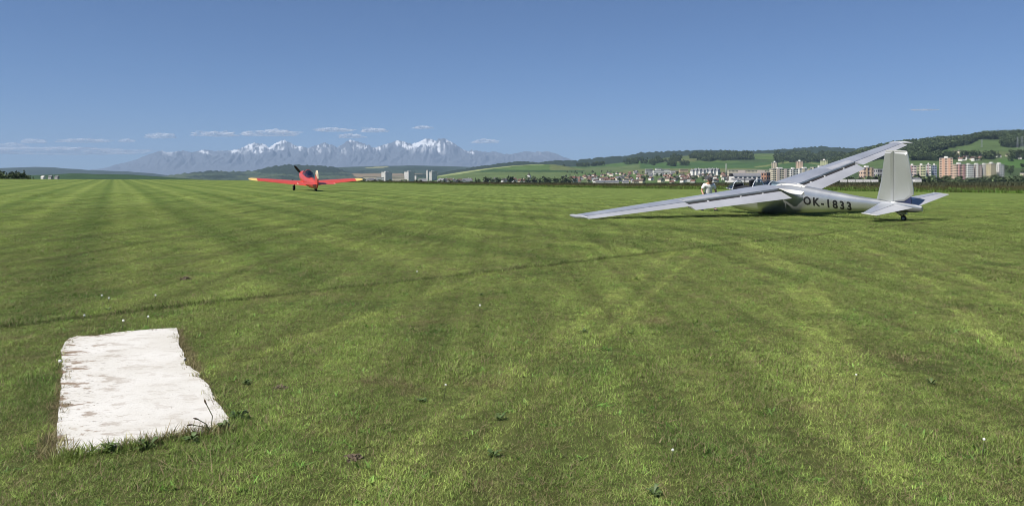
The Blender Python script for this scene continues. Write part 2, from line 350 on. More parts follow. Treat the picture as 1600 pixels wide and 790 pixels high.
def build_ground():
    th_f = np.arange(-560, 2161, 3.2)                        # picture columns, in front
    ang_f = np.arctan((th_f - 800) / F)
    rest = np.linspace(ang_f[-1], ang_f[0] + 2 * math.pi, 90)[1:-1]
    ang = np.concatenate([ang_f, rest]); n = len(ang)
    R_ = np.concatenate([np.geomspace(.35, 300, 120), np.geomspace(310, 1200, 50), np.geomspace(1215, 14500, 190), np.geomspace(15500, 46000, 10)]); m = len(R_)
    A, RR = np.meshgrid(ang, R_, indexing='xy')
    X = RR * np.sin(A); Y = RR * np.cos(A)
    front = Y > .3 * RR
    Yc = np.where(front, Y, .3 * RR); U = np.clip(800 + F * X / Yc, -900, 2600)
    z, who, tt = terrain(U, np.maximum(Yc, .01))
    bl = np.clip((Y / RR - .3) / .15, 0, 1); z = z * bl + np.where(bl < 1, -.0, 0) * (1 - bl)
    v = HV - F * (z - CH) / Yc
    fm = forest_mask(U, Yc, z, who, tt) & front
    # land cover colour
    pat = cells(X / 260 + 2 * fbm(X / 900, Y / 900, 9), Y / 620, 21); n1 = fbm(X / 300, Y / 300, 4) - .5
    C = np.zeros(z.shape + (3,)); C[:] = (.055, .085, .026)
    pal = np.array([(.050, .085, .026), (.070, .115, .032), (.085, .130, .040), (.045, .075, .026), (.105, .120, .045), (.060, .105, .030), (.080, .110, .040)])
    C[:] = pal[np.clip((pat * 7).astype(int), 0, 6)]
    def setc(mask, c): C[mask] = c
    w = lambda k: who == RID[k]
    wood = np.array((.020, .033, .017))
    setc(w('far'), (.030, .045, .028)); setc(w('far') & (fbm(U / 60, v / 3, 8) > .5), (.026, .04, .022))
    setc(w('darkfield'), (.030, .060, .020))
    f9 = fbm(U / 40, v / 3, 18)
    setc(w('wood'), wood); setc(w('wood') & (v > 270 + n1 * 3) & (f9 > .5), (.040, .060, .032)); setc(w('wood') & (v > 268) & (f9 > .62), (.06, .08, .04))
    setc(w('farfield'), (.034, .054, .032)); setc(w('farfield') & (f9 > .55), (.022, .037, .022)); setc(w('farfield') & (np.abs(v - 261 - (600 - U) * .05) < .8) & (U > 572) & (U < 606), (.22, .22, .10))
    setc(w('farfield') & (v > 271) & (v < 276.5), (.19, .145, .085))
    setc(w('crop'), (.070, .118, .032)); setc(w('crop') & (v > 264.5 + 2 * np.sin(U / 31)) & (v < 269), (.040, .075, .026)); setc(w('crop') & (v > 269), (.088, .125, .042))
    edge = np.interp(U, [690, 720, 760, 800, 840, 900], [275.5, 271.5, 265, 260, 257.5, 259.5])
    setc(w('crop') & (v < edge) & (U < 850), (.20, .235, .10)); setc(w('crop') & (U > 860) & (v < 266), (.105, .128, .046))
    setc(w('forest'), wood); setc(w('forest') & (tt < .55) & (f9 > .5), (.05, .08, .035))
    g = w('rolling'); setc(g & (v < 249) & (f9 < .45), (.085, .115, .042)); setc(g & (v > 254) & (v < 263) & (U > 1000), (.045, .088, .026))
    setc(g & (np.abs(v - 262 + 9 * np.exp(-((U - 1245) / 45) ** 2)) < 1.1) & (U > 1180), (.14, .16, .06))
    r = w('rhill'); setc(r, (.068, .105, .036)); setc(r & (v > 249) & (U > 1560), (.055, .110, .026)); setc(r & (v > 263), (.045, .07, .026)); setc(r & (np.abs(v - 240 - n1 * 6) < 4) & (U > 1520), (.085, .112, .042))
    setc(fm, (.028, .044, .019))
    C = C * (1 + .35 * n1)[..., None]
    mead = (border(X, Y) > -.5) & (RR < 1500)
    setc(mead, (.050, .065, .018)); brown = mead & (border(X, Y) > 9 + 10 * n1); setc(brown, (.042, .046, .02))
    air = ((RR < 420) & ~mead).astype(np.float32); air = np.where((~front) & (RR < 900), 1, air)
    # crowns of the far woods make the skyline uneven
    woods = (w('wood') | w('forest') | fm) & front
    z = z + np.where(woods & ~fm, (fbm(U / 2.2, Yc / 90, 6, 2) - .5) * 26 * np.clip(Yc / 7000, .3, 1.2), 0)
    z = z + np.where((who >= 0) & front, (fbm(X / 400, Y / 400, 2, 3) - .5) * 5, 0)
    V = np.stack([X, Y, z], -1).reshape(-1, 3); V = np.vstack([V, [(0, 0, 0)]])
    j, i = np.meshgrid(np.arange(m - 1), np.arange(n), indexing='ij'); i2 = (i + 1) % n
    Q = np.stack([j * n + i, (j + 1) * n + i, (j + 1) * n + i2, j * n + i2], -1).reshape(-1, 4)[:, ::-1]
    ic = np.arange(n); cq = np.stack([np.full(n, m * n), ic, (ic + 1) % n, (ic + 1) % n], -1)
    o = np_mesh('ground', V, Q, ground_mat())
    me = o.data
    ca = me.attributes.new('cover', 'FLOAT_COLOR', 'POINT')
    cc = np.concatenate([np.concatenate([C.reshape(-1, 3), [[.05, .08, .02]]]), np.ones((len(V), 1))], 1); ca.data.foreach_set('color', cc.astype(np.float32).ravel())
    aa = me.attributes.new('airfield', 'FLOAT', 'POINT'); aa.data.foreach_set('value', np.append(air.ravel(), 1).astype(np.float32))
    ss = me.attributes.new('soil', 'FLOAT', 'POINT'); ss.data.foreach_set('value', np.append((.55 * np.clip((48 - RR) / 30, 0, 1)).ravel(), .55).astype(np.float32))  # share of earth brown and painted gap shade, fading out with the tufts
    tag(o, 'mown grass airfield running out to rolling green and wooded hills', 'ground', kind='structure')
    # small disc under the camera
    a = np.linspace(0, 2 * math.pi, 24, endpoint=False)
    d = mesh_obj('ground_centre', [(.36 * math.cos(t), .36 * math.sin(t), -.003) for t in a], [tuple(range(24))], me.materials[0], o)
    at = d.data.attributes.new('airfield', 'FLOAT', 'POINT'); at.data.foreach_set('value', [1.0] * 24)
    return o
ground = build_ground()

# ------------------------------------------------------------------ high mountains with snow
def build_mountains():
    sk = [(60,268),(100,267),(140,265),(162,262),(187,256),(212,249),(232,241),(252,235),(262,237.5),(285,235),(300,237),(322,233),(335,236),(365,234),(376,232),(384,227),(395,223),(407,224),(415,225),(420,230),(432,222),(445,218),(452,222),(462,227),(480,231),(492,227),(507,222),(517,226),(527,230),(540,222),(547,217.5),(560,221),(570,225),(582,231),(597,227),(605,225),(620,219),(630,221),(642,225),(652,222),(660,218),(670,215.7),(675,217),(681,220),(686,216),(695,216.5),(707,222),(720,231),(732,236),(742,234.5),(762,237.5),(770,236),(787,240),(800,240),(822,235.5),(837,237.5),(855,236),(870,241),(885,246),(900,251),(930,257),(970,264)]
    D0 = 34500.0; u = np.arange(60, 971, 1.25); d = np.concatenate([np.linspace(-9000, -5200, 14), np.linspace(-5000, 0, 110), np.linspace(120, 3500, 14)])
    s = np.array(sk, float)
    U, E = np.meshgrid(u, d); D = D0 + E; X = (U - 800) / F * D0 * (D / D0)
    ztop = zv(np.interp(U, s[:, 0], s[:, 1]), D0)
    t = np.clip(1 + E / 9000, 0, 1)                                   # 0 foot, 1 crest
    zs = zv(np.interp(U, u, np.convolve(np.pad(np.interp(u, s[:, 0], s[:, 1]), 30, mode='edge'), np.ones(61) / 61, 'valid')), D0)
    prof = np.where(t < .45, .42 * (t / .45) ** 1.3, .42 + .58 * ((t - .45) / .55) ** 1.05)
    blend = np.clip((t - .55) / .45, 0, 1)
    z = (zs * (1 - blend) + ztop * blend) * prof
    # spurs and couloirs running down from the crest
    ph = U / 19.0 + 1.6 * (fbm(U / 30, E / 2600, 3, 3) - .5) + .5 * np.sin(E / 1500)
    rid = 1 - np.abs(2 * (fbm(ph, E / 3800 + 3, 7, 3)) - 1)
    rid2 = 1 - np.abs(2 * fbm(U / 8.5 + 1.5 * fbm(U / 9, E / 900, 5), E / 1300, 12, 3) - 1)
    w = np.clip((t - .3) / .35, 0, 1) * np.clip((1 - t) / .10, 0, 1)
    z = z + w * ((rid - .62) * 430 + (rid2 - .6) * 150) * np.clip(ztop / 1700, .3, 1)
    z = np.where(E > 0, ztop * (1 - E / 3600), z)
    z = z + np.where(E == 0, (fbm(U / 1.7, U * 0, 2, 2) - .5) * 90 * np.clip((ztop - 700) / 800, 0, 1), 0)
    n, m = len(u), len(d)
    V = np.stack([X, D, z - 20], -1).reshape(-1, 3)
    j, i = np.meshgrid(np.arange(m - 1), np.arange(n - 1), indexing='ij')
    Q = np.stack([j * n + i, j * n + i + 1, (j + 1) * n + i + 1, (j + 1) * n + i], -1).reshape(-1, 4)
    mt, N, L, b = new_mat('mountain_rock_and_snow')
    at = N.new('ShaderNodeAttribute'); at.attribute_name = 'snow'
    mx = N.new('ShaderNodeMix'); mx.data_type = 'RGBA'; L.new(at.outputs['Fac'], mx.inputs['Factor']); mx.inputs[6].default_value = (.10, .115, .14, 1); mx.inputs[7].default_value = (.86, .88, .9, 1)
    nz = N.new('ShaderNodeTexNoise'); nz.inputs['Scale'].default_value = .004; geo = N.new('ShaderNodeNewGeometry'); L.new(geo.outputs['Position'], nz.inputs['Vector'])
    ml = N.new('ShaderNodeMix'); ml.data_type = 'RGBA'; ml.blend_type = 'MULTIPLY'; ml.inputs['Factor'].default_value = .35; L.new(mx.outputs[2], ml.inputs[6]); L.new(nz.outputs['Fac'], ml.inputs[7])
    L.new(ml.outputs[2], b.inputs['Base Color']); b.inputs['Roughness'].default_value = .9
    o = np_mesh('mountains', V, Q, mt)
    # snow lies in the high hollows
    big = fbm(U / 26, E / 2500, 40, 2); sn = fbm(U / 5, E / 700, 44, 3)
    hollow = np.clip((.60 - rid) * 5 + (.55 - rid2) * 3 + (sn - .5) * 2.4 + (big - .44) * 6, 0, 1)
    strk = fbm(U / 2.6 + 1.2 * fbm(U / 14, E / 1800, 51, 2), E / 2600, 47, 3)
    hollow = np.maximum(hollow, np.clip((strk - .60 + .10 * np.clip((z - 1200) / 700, 0, 1)) * 9, 0, .85) * np.clip((big - .34) * 5, 0, 1))
    hollow *= np.clip((z - 1100) / 450, 0, 1) * (t > .55)
    bowls = [(630, 226, 10, 6), (640, 229, 8, 4), (592, 232, 9, 3.5), (508, 230, 6, 5), (570, 228, 4, 4), (685, 226, 4, 4), (686, 234, 5, 4), (465, 228, 9, 6), (400, 236, 11, 3.5), (320, 237, 9, 4), (365, 236.5, 7, 2.5), (445, 221, 7, 4), (655, 222, 6, 3), (735, 238, 7, 2.5), (286, 241, 4, 1.6), (547, 220, 8, 3), (672, 222, 9, 5), (390, 228, 8, 6), (408, 230, 7, 5), (438, 226, 6, 5), (622, 223, 8, 4)]
    vv = HV - F * (z - 20 - CH) / D
    for bu, bv, ru, rv in bowls:
        rr = ((U - bu) / ru) ** 2 + ((vv - bv) / rv) ** 2
        hollow = np.maximum(hollow, np.clip((.75 - rr) * 1.5 + (strk - .5) * 6 + (sn - .55) * 3, 0, 1) * (t > .5))
    at_ = o.data.attributes.new('snow', 'FLOAT', 'POINT'); at_.data.foreach_set('value', hollow.astype(np.float32).ravel())
    tag(o, 'jagged snow streaked mountain range fading into blue haze', 'mountains', kind='structure')
build_mountains()

# ------------------------------------------------------------------ haze
def build_haze():
    m = MB().box(-62000, 62000, -52000, 47500, -60, 2250)
    mt = bpy.data.materials.new('haze_air'); mt.use_nodes = True; N, L = mt.node_tree.nodes, mt.node_tree.links
    N.remove(N['Principled BSDF']); v = N.new('ShaderNodeVolumePrincipled')
    v.inputs['Color'].default_value = (.51, .71, 1.0, 1); v.inputs['Density'].default_value = HAZE; v.inputs['Anisotropy'].default_value = .0
    L.new(v.outputs[0], N['Material Output'].inputs['Volume'])
    tag(m.build('haze', mt), 'pale blue summer haze in the air over the valley', 'haze', kind='stuff')
HAZE = 3.1e-5
build_haze()

# ------------------------------------------------------------------ clouds
def build_clouds():
    mt, N, L, b = new_mat('cloud')
    tc = N.new('ShaderNodeTexCoord'); n1 = N.new('ShaderNodeTexNoise'); n1.inputs['Scale'].default_value = .0011; n1.inputs['Detail'].default_value = 7; n1.inputs['Roughness'].default_value = .62
    L.new(tc.outputs['Object'], n1.inputs['Vector'])
    mr = N.new('ShaderNodeMapRange'); mr.inputs['From Min'].default_value = .36; mr.inputs['From Max'].default_value = .60; mr.inputs['To Min'].default_value = 0; mr.inputs['To Max'].default_value = .55
    L.new(n1.outputs['Fac'], mr.inputs['Value'])
    df = N.new('ShaderNodeBsdfDiffuse'); df.inputs[0].default_value = (1, 1, 1, 1); tl = N.new('ShaderNodeBsdfTranslucent'); tl.inputs[0].default_value = (1, 1, 1, 1)
    a = N.new('ShaderNodeMixShader'); a.inputs[0].default_value = .45; L.new(df.outputs[0], a.inputs[1]); L.new(tl.outputs[0], a.inputs[2])
    t = N.new('ShaderNodeBsdfTransparent'); ms = N.new('ShaderNodeMixShader'); L.new(mr.outputs[0], ms.inputs[0]); L.new(t.outputs[0], ms.inputs[1]); L.new(a.outputs[0], ms.inputs[2])
    L.new(ms.outputs[0], N['Material Output'].inputs[0])
    spots = [(52, 222, 34, 6, 'small bright cumulus over the low far hills at the end of the range'), (18, 228, 40, 6, 'thin grey cloud bank low at the picture edge'), (130, 221, 70, 5, 'long thin pale cloud streak beside the range'),
             (198, 221, 22, 5, 'little white cloud puff above the long mountain slope'), (250, 214, 40, 7, 'peaked white cloud above the first mountain shoulder'), (338, 211, 58, 7, 'flat based white cloud over the snowy shoulder'),
             (424, 210, 76, 8, 'widest white cloud over the snowy peaks'), (520, 204, 50, 5, 'slender white cloud high over the middle peaks'), (548, 214, 34, 6, 'pale cloud capping a middle peak'), (584, 205, 38, 6, 'small white cloud over the saddle of the range'),
             (758, 222, 36, 6, 'lone white cloud beyond the end of the peaks'), (1444, 172, 34, 1.6, 'faint grey cloud wisp over the wooded hill'), (90, 238, 220, 9, 'broad hazy cloud layer low on the horizon'), (660, 200, 26, 4, 'tiny wisp of cloud high over the highest peak')]
    for k, (u, v, wpx, hpx, lab) in enumerate(spots):
        D = 58000.0 + 900 * k
        bm = bmesh.new(); bmesh.ops.create_icosphere(bm, subdivisions=5, radius=1)
        off = Vector((k * 7.3, k * 3.1, 0)); W = wpx / F * D / 2; H = hpx / F * D / 2
        for vt in bm.verts:
            c = vt.co.copy(); p = Vector((c.x * W / H * .6, c.y * 2, c.z * 1.3)) + off
            dd = mnoise.fractal(p * .9, 1.0, 2.0, 5) * .6
            c *= 1 + dd
            if c.z < -.2: c.z = -.2 + (c.z + .2) * .25
            vt.co = Vector((c.x * W * 1.05, c.y * W * .5, c.z * H * 1.5))
        me = bpy.data.meshes.new('cloud'); bm.to_mesh(me); bm.free(); me.materials.append(mt)
        me.polygons.foreach_set('use_smooth', [True] * len(me.polygons))
        o = link(bpy.data.objects.new('cloud', me)); o.location = ((u - 800) / F * D, D, float(zv(v, D)))
        tag(o, lab, 'cloud', 'clouds low over the mountains')
build_clouds()

# ------------------------------------------------------------------ concrete marker slab
def build_slab():
    out = [(106,531),(95,548),(97,562),(99.5,578),(96,600),(93,622),(90,660),(89,700),(92,712),(106,715),(140,709),(181,700),(215,694),(248,687),(280,682),(310,677),(340,674),(359,669),(356,654),(346,640),(336,627),(330,612),(318,596),(311,590),(309,583),(291,572),(287,556),(279,540),(280,526),(276,514),(240,516),(200,519),(150,526),(120,527)]
    pts = []
    for i, (u, v) in enumerate(out):
        y = CH * F / (v - HV); pts.append(Vector(((u - 800) * y / F, y)))
    ring = []
    for i, a in enumerate(pts):
        b = pts[(i + 1) % len(pts)]
        for k in range(8):
            c = a.lerp(b, k / 8); n = mnoise.noise(Vector((c.x * 9, c.y * 9, 3))) * .016 + mnoise.noise(Vector((c.x * 34, c.y * 34, 9))) * .02
            d = (c - Vector((-2.35, 4.8))).normalized(); ring.append(c + d * n)
    bm = bmesh.new(); vs = [bm.verts.new((p.x, p.y, .012)) for p in ring]; f = bm.faces.new(vs)
    r = bmesh.ops.inset_region(bm, faces=[f], thickness=.006, depth=.004)
    lo = [bm.verts.new((p.x, p.y, -.06)) for p in ring]
    for i in range(len(ring)):
        j = (i + 1) % len(ring); bm.faces.new((vs[i], lo[i], lo[j], vs[j]))
    bmesh.ops.recalc_face_normals(bm, faces=bm.faces); bmesh.ops.triangulate(bm, faces=[f for f in bm.faces if len(f.verts) > 4])
    me = bpy.data.meshes.new('concrete_slab'); bm.to_mesh(me); bm.free()
    m, N, L, b = new_mat('whitewashed_concrete')
    geo = N.new('ShaderNodeNewGeometry')
    def noise(s, d=5, r=.6, sc=(1, 1, 1), off=0):
        mp = N.new('ShaderNodeMapping'); mp.inputs['Scale'].default_value = sc; mp.inputs['Location'].default_value = (off, off, 0); mp.inputs['Rotation'].default_value = (0, 0, -.15)
        n = N.new('ShaderNodeTexNoise'); n.inputs['Scale'].default_value = s; n.inputs['Detail'].default_value = d; n.inputs['Roughness'].default_value = r
        L.new(geo.outputs['Position'], mp.inputs[0]); L.new(mp.outputs[0], n.inputs['Vector']); return n.outputs['Fac']
    def ramp(x, a, c, lo=0., hi=1.):
        n = N.new('ShaderNodeMapRange'); n.interpolation_type = 'SMOOTHSTEP'; L.new(x, n.inputs['Value']); n.inputs['From Min'].default_value = a; n.inputs['From Max'].default_value = c; n.inputs['To Min'].default_value = lo; n.inputs['To Max'].default_value = hi; return n.outputs[0]
    def mul(a, c):
        n = N.new('ShaderNodeMath'); n.operation = 'MULTIPLY'; L.new(a, n.inputs[0])
        if isinstance(c, float): n.inputs[1].default_value = c
        else: L.new(c, n.inputs[1])
        return n.outputs[0]
    def mix(f, a, c):
        n = N.new('ShaderNodeMix'); n.data_type = 'RGBA'; L.new(f, n.inputs['Factor'])
        for k, x in ((6, a), (7, c)):
            if isinstance(x, tuple): n.inputs[k].default_value = (*x, 1)
            else: L.new(x, n.inputs[k])
        return n.outputs[2]
    dt = N.new('ShaderNodeVectorMath'); dt.operation = 'DOT_PRODUCT'; L.new(geo.outputs['Position'], dt.inputs[0]); dt.inputs[1].default_value = (RD[1], -RD[0], 0)
    left = ramp(dt.outputs['Value'], -.33, .15, 1., .2)       # the worn side of the slab
    c = mix(ramp(noise(2.2, 4), .35, .7), (.59, .575, .54), (.52, .50, .455))
    c = mix(mul(ramp(noise(16, 6, .7, (1, 1.3, 1)), .56, .66), left), c, (.40, .36, .30))
    c = mix(mul(ramp(noise(24, 6, .75, (1, 1.5, 1), 4), .59, .63), left), c, (.17, .15, .12))
    c = mix(mul(ramp(noise(5.5, 7, .70, (1, 1.5, 1), 7), .53, .585), left), c, (.19, .13, .08))
    c = mix(mul(ramp(noise(60, 2, .5, (1, 1, 1), 9), .70, .74), .8), c, (.2, .17, .13))
    L.new(c, b.inputs['Base Color']); b.inputs['Roughness'].default_value = .85
    bp = N.new('ShaderNodeBump'); bp.inputs['Distance'].default_value = .006; bp.inputs['Strength'].default_value = .7; L.new(noise(30, 7, .7), bp.inputs['Height']); L.new(bp.outputs[0], b.inputs['Normal'])
    me.materials.append(m)
    o = link(bpy.data.objects.new('concrete_slab', me))
    tag(o, 'weathered white painted concrete slab sunk in the grass', 'slab')
    return ring
SLAB = build_slab()
def in_poly(x, y, ring):
    x = np.asarray(x); y = np.asarray(y); ins = np.zeros(x.shape, bool); n = len(ring); j = n - 1
    for i in range(n):
        xi, yi, xj, yj = ring[i].x, ring[i].y, ring[j].x, ring[j].y
        c = ((yi > y) != (yj > y)) & (x < (xj - xi) * (y - yi) / (yj - yi + 1e-12) + xi); ins ^= c; j = i
    return ins

# ------------------------------------------------------------------ grass (instanced tufts, stuff)
M_BLADE = blade_mat('grass_blade'); M_TALL = blade_mat('meadow_blade', (.62, .78, .6), (.10, .085, .042))
def tuft_mesh(name, nb, rad, h0, h1, wid, lean, mat, seed, seg=2, flat=0.0, heads=False, straw0=None):
    r = random.Random(seed); vs = []; fs = []; at = []
    for _ in range(nb):
        a = r.uniform(0, 6.283); d = rad * math.sqrt(r.random()); bx, by = d * math.cos(a), d * math.sin(a)
        t = r.uniform(0, 6.283); h = r.uniform(h0, h1); l = h * r.uniform(.15, lean); w = wid * r.uniform(.6, 1.3)
        if r.random() < flat: l = h * r.uniform(1.2, 2.2); h *= .35
        dx, dy = math.cos(t), math.sin(t); px, py = -dy, dx
        tw = r.uniform(-.8, .8); px, py = px * math.cos(tw) - py * math.sin(tw), px * math.sin(tw) + py * math.cos(tw)
        o = len(vs); shade = r.random(); straw = r.random() if straw0 is None else straw0
        for k in range(seg):
            f = k / seg; q = f ** 1.6; ww = w * (1 - .35 * f) / 2
            cx, cy, cz = bx + dx * l * q, by + dy * l * q, h * (f - .12 * q) - .004
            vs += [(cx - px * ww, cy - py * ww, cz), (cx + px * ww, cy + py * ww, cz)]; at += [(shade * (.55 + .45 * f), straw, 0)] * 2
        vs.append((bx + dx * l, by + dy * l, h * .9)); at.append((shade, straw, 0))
        for k in range(seg - 1): fs.append((o + 2*k, o + 2*k + 1, o + 2*k + 3, o + 2*k + 2))
        fs.append((o + 2*seg - 2, o + 2*seg - 1, o + 2*seg))
        if heads and r.random() < .5:
            o = len(vs); cx, cy, cz = bx + dx * l, by + dy * l, h * .9; s = .02
            vs += [(cx - s, cy, cz - .02), (cx + s, cy, cz - .02), (cx, cy, cz + .14)]; at += [(.7, 0.0, 0)] * 3; fs.append((o, o + 1, o + 2))
    me = bpy.data.meshes.new(name); me.from_pydata(vs, [], fs); me.materials.append(mat)
    a = me.attributes.new('bl', 'FLOAT_VECTOR', 'POINT'); a.data.foreach_set('vector', np.array(at, np.float32).ravel()); me.update()
    return bpy.data.objects.new(name, me)
def scatter(name, pts, rot, scl, idx, assets, label, cat):
    """one object of kind stuff: points with an instance of one of the assets on each"""
    me = bpy.data.meshes.new(name); me.vertices.add(len(pts)); me.vertices.foreach_set('co', np.asarray(pts, np.float32).ravel())
    a = me.attributes.new('rot', 'FLOAT_VECTOR', 'POINT'); a.data.foreach_set('vector', np.asarray(rot, np.float32).ravel())
    a = me.attributes.new('scl', 'FLOAT_VECTOR', 'POINT'); a.data.foreach_set('vector', np.asarray(scl, np.float32).ravel())
    a = me.attributes.new('idx', 'INT', 'POINT'); a.data.foreach_set('value', np.asarray(idx, np.int32).ravel())
    me.update(); o = link(bpy.data.objects.new(name, me))
    c = bpy.data.collections.new(name + '_kinds')
    for k, s in enumerate(assets): s.name = '%s_kind_%02d' % (name, k); c.objects.link(s)
    ng = bpy.data.node_groups.new(name + '_scatter', 'GeometryNodeTree')
    ng.interface.new_socket('Geometry', in_out='INPUT', socket_type='NodeSocketGeometry'); ng.interface.new_socket('Geometry', in_out='OUTPUT', socket_type='NodeSocketGeometry')
    N, L = ng.nodes, ng.links
    gi = N.new('NodeGroupInput'); go = N.new('NodeGroupOutput'); ip = N.new('GeometryNodeInstanceOnPoints'); ci = N.new('GeometryNodeCollectionInfo')
    ci.inputs['Collection'].default_value = c; ci.inputs['Separate Children'].default_value = True; ci.inputs['Reset Children'].default_value = True
    def attr(n, t):
        x = N.new('GeometryNodeInputNamedAttribute'); x.data_type = t; x.inputs['Name'].default_value = n; return [q for q in x.outputs if q.name == 'Attribute'][0]
    mp = N.new('GeometryNodeMeshToPoints'); L.new(gi.outputs[0], mp.inputs['Mesh']); L.new(mp.outputs[0], ip.inputs['Points'])
    L.new(ci.outputs[0], ip.inputs['Instance']); ip.inputs['Pick Instance'].default_value = True
    L.new(attr('idx', 'INT'), ip.inputs['Instance Index']); L.new(attr('scl', 'FLOAT_VECTOR'), ip.inputs['Scale'])
    er = N.new('FunctionNodeEulerToRotation'); L.new(attr('rot', 'FLOAT_VECTOR'), er.inputs[0]); L.new(er.outputs[0], ip.inputs['Rotation'])
    L.new(ip.outputs[0], go.inputs[0])
    md = o.modifiers.new('scatter', 'NODES'); md.node_group = ng
    tag(o, label, cat, kind='stuff'); return o
def ground_z(x, y):
    yy = np.maximum(y, .5); u = np.clip(800 + F * x / yy, -900, 2600); z = terrain(u, yy)[0]
    r = np.hypot(x, y)
    return z
def build_grass():
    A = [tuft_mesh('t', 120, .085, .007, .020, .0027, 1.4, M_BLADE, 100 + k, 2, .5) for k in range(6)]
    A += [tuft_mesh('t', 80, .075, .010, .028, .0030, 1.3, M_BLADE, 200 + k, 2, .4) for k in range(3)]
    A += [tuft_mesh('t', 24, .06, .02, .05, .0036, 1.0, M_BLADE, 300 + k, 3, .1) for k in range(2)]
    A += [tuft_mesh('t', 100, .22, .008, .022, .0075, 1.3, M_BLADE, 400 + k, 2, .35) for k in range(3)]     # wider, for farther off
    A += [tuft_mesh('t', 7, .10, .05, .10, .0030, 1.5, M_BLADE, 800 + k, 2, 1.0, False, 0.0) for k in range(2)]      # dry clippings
    M_CLOV = blade_mat('clover_leaf', (.55, .72, .62))
    A += [tuft_mesh('t', 14, .035, .018, .034, .011, 1.6, M_CLOV, 820 + k, 3, .55, False, 1.0) for k in range(2)]    # clover and plantain leaves
    XS, YS, KS, SS = [], [], [], []
    def zone(y0, y1, dens, kinds, w, s0, s1, spread=.78, marg=.9):
        ymid = (y0 + y1) / 2; area = (y1 - y0) * 2 * (spread * ymid + marg); n = int(area * dens)
        y = rng.uniform(y0, y1, int(n * 1.0)); hw = spread * y1 + marg; x = rng.uniform(-hw, hw, len(y)); k_ = np.abs(x) < spread * y + marg; x, y = x[k_], y[k_]
        XS.append(x); YS.append(y); KS.append(rng.choice(kinds, len(x), p=w)); SS.append(rng.uniform(s0, s1, len(x)))
    k9 = list(range(11)) + [14, 15, 16, 17]; w9 = np.array([1.]*6 + [.40]*3 + [.045]*2 + [.22]*2 + [.11]*2); w9 /= w9.sum()
    zone(1.2, 5, 850, k9, w9, .7, 1.15); zone(5, 9, 520, k9, w9, .75, 1.25); zone(9, 15, 230, k9, w9, .9, 1.5)
    zone(13, 24, 48, [11, 12, 13], [.34, .33, .33], .9, 1.4); zone(22, 34, 22, [11, 12, 13], [.34, .33, .33], 1.0, 1.4); zone(32, 55, 7, [11, 12, 13], [.34, .33, .33], 1.0, 1.3)
    # taller ridge along the mowing line
    n = 2600; xl = rng.uniform(-8, 12, n); off = rng.normal(0, .07, n); XS.append(xl + off * .7); YS.append(xl + 10.5 - off * .7 + .12 * np.sin(xl * 1.3)); KS.append(rng.choice([6, 7, 8, 9, 10], n)); SS.append(rng.uniform(.9, 1.5, n))
    x = np.concatenate(XS); y = np.concatenate(YS); k = np.concatenate(KS); s = np.concatenate(SS)
    keep = ~in_poly(x, y, SLAB); x, y, k, s = x[keep], y[keep], k[keep], s[keep]
    # clumps: denser and taller in patches, thin where thatch shows
    n1 = fbm(x * 1.1, y * 1.1, 61, 4); keep = rng.random(len(x)) < np.clip((n1 - .30) * 5, .62, 1); x, y, k, s, n1 = x[keep], y[keep], k[keep], s[keep], n1[keep]
    s = s * (.58 + .70 * np.clip(fbm(x * 2.3, y * 2.3, 66, 3), .2, .9))
    z = ground_z(x, y)
    rot = np.stack([rng.normal(0, .12, len(x)), rng.normal(0, .12, len(x)), rng.uniform(0, 6.283, len(x))], 1)
    scatter('mown_grass', np.stack([x, y, z], 1), rot, np.stack([s, s, s], 1), k, A, 'short mown green grass with straw coloured patches covering the airfield', 'grass')
    # overgrown fringe round the slab
    B = [tuft_mesh('f', 26, .05, .025, .075, .0045, 1.2, M_BLADE, 500 + k, 3, .2) for k in range(4)]
    xs, ys, ss = [], [], []
    for i, p in enumerate(SLAB):
        near = max(0, min(1, (4.0 - p.y) / .6)); right = max(0, min(1, (p.x + 2.6) / .6))
        for _ in range(1 if near > .3 else (1 if rnd.random() < .25 + .3 * right else 0)):
            d = (p - Vector((-2.35, 4.8))).normalized(); e = rnd.uniform(-.01, .07)
            q = p + d * e + Vector((rnd.uniform(-.03, .03), rnd.uniform(-.03, .03))); xs.append(q.x); ys.append(q.y); ss.append(rnd.uniform(.45, .8) * (1 + .35 * near))
    xs = np.array(xs); ys = np.array(ys); ss = np.array(ss)
    scatter('overgrown_grass', np.stack([xs, ys, ground_z(xs, ys)], 1), np.stack([rng.normal(0, .2, len(xs)), rng.normal(0, .2, len(xs)), rng.uniform(0, 6.28, len(xs))], 1), np.stack([ss, ss, ss], 1), rng.integers(0, 4, len(xs)), B,
            'longer untrimmed grass fringing the white concrete slab', 'grass')
build_grass()
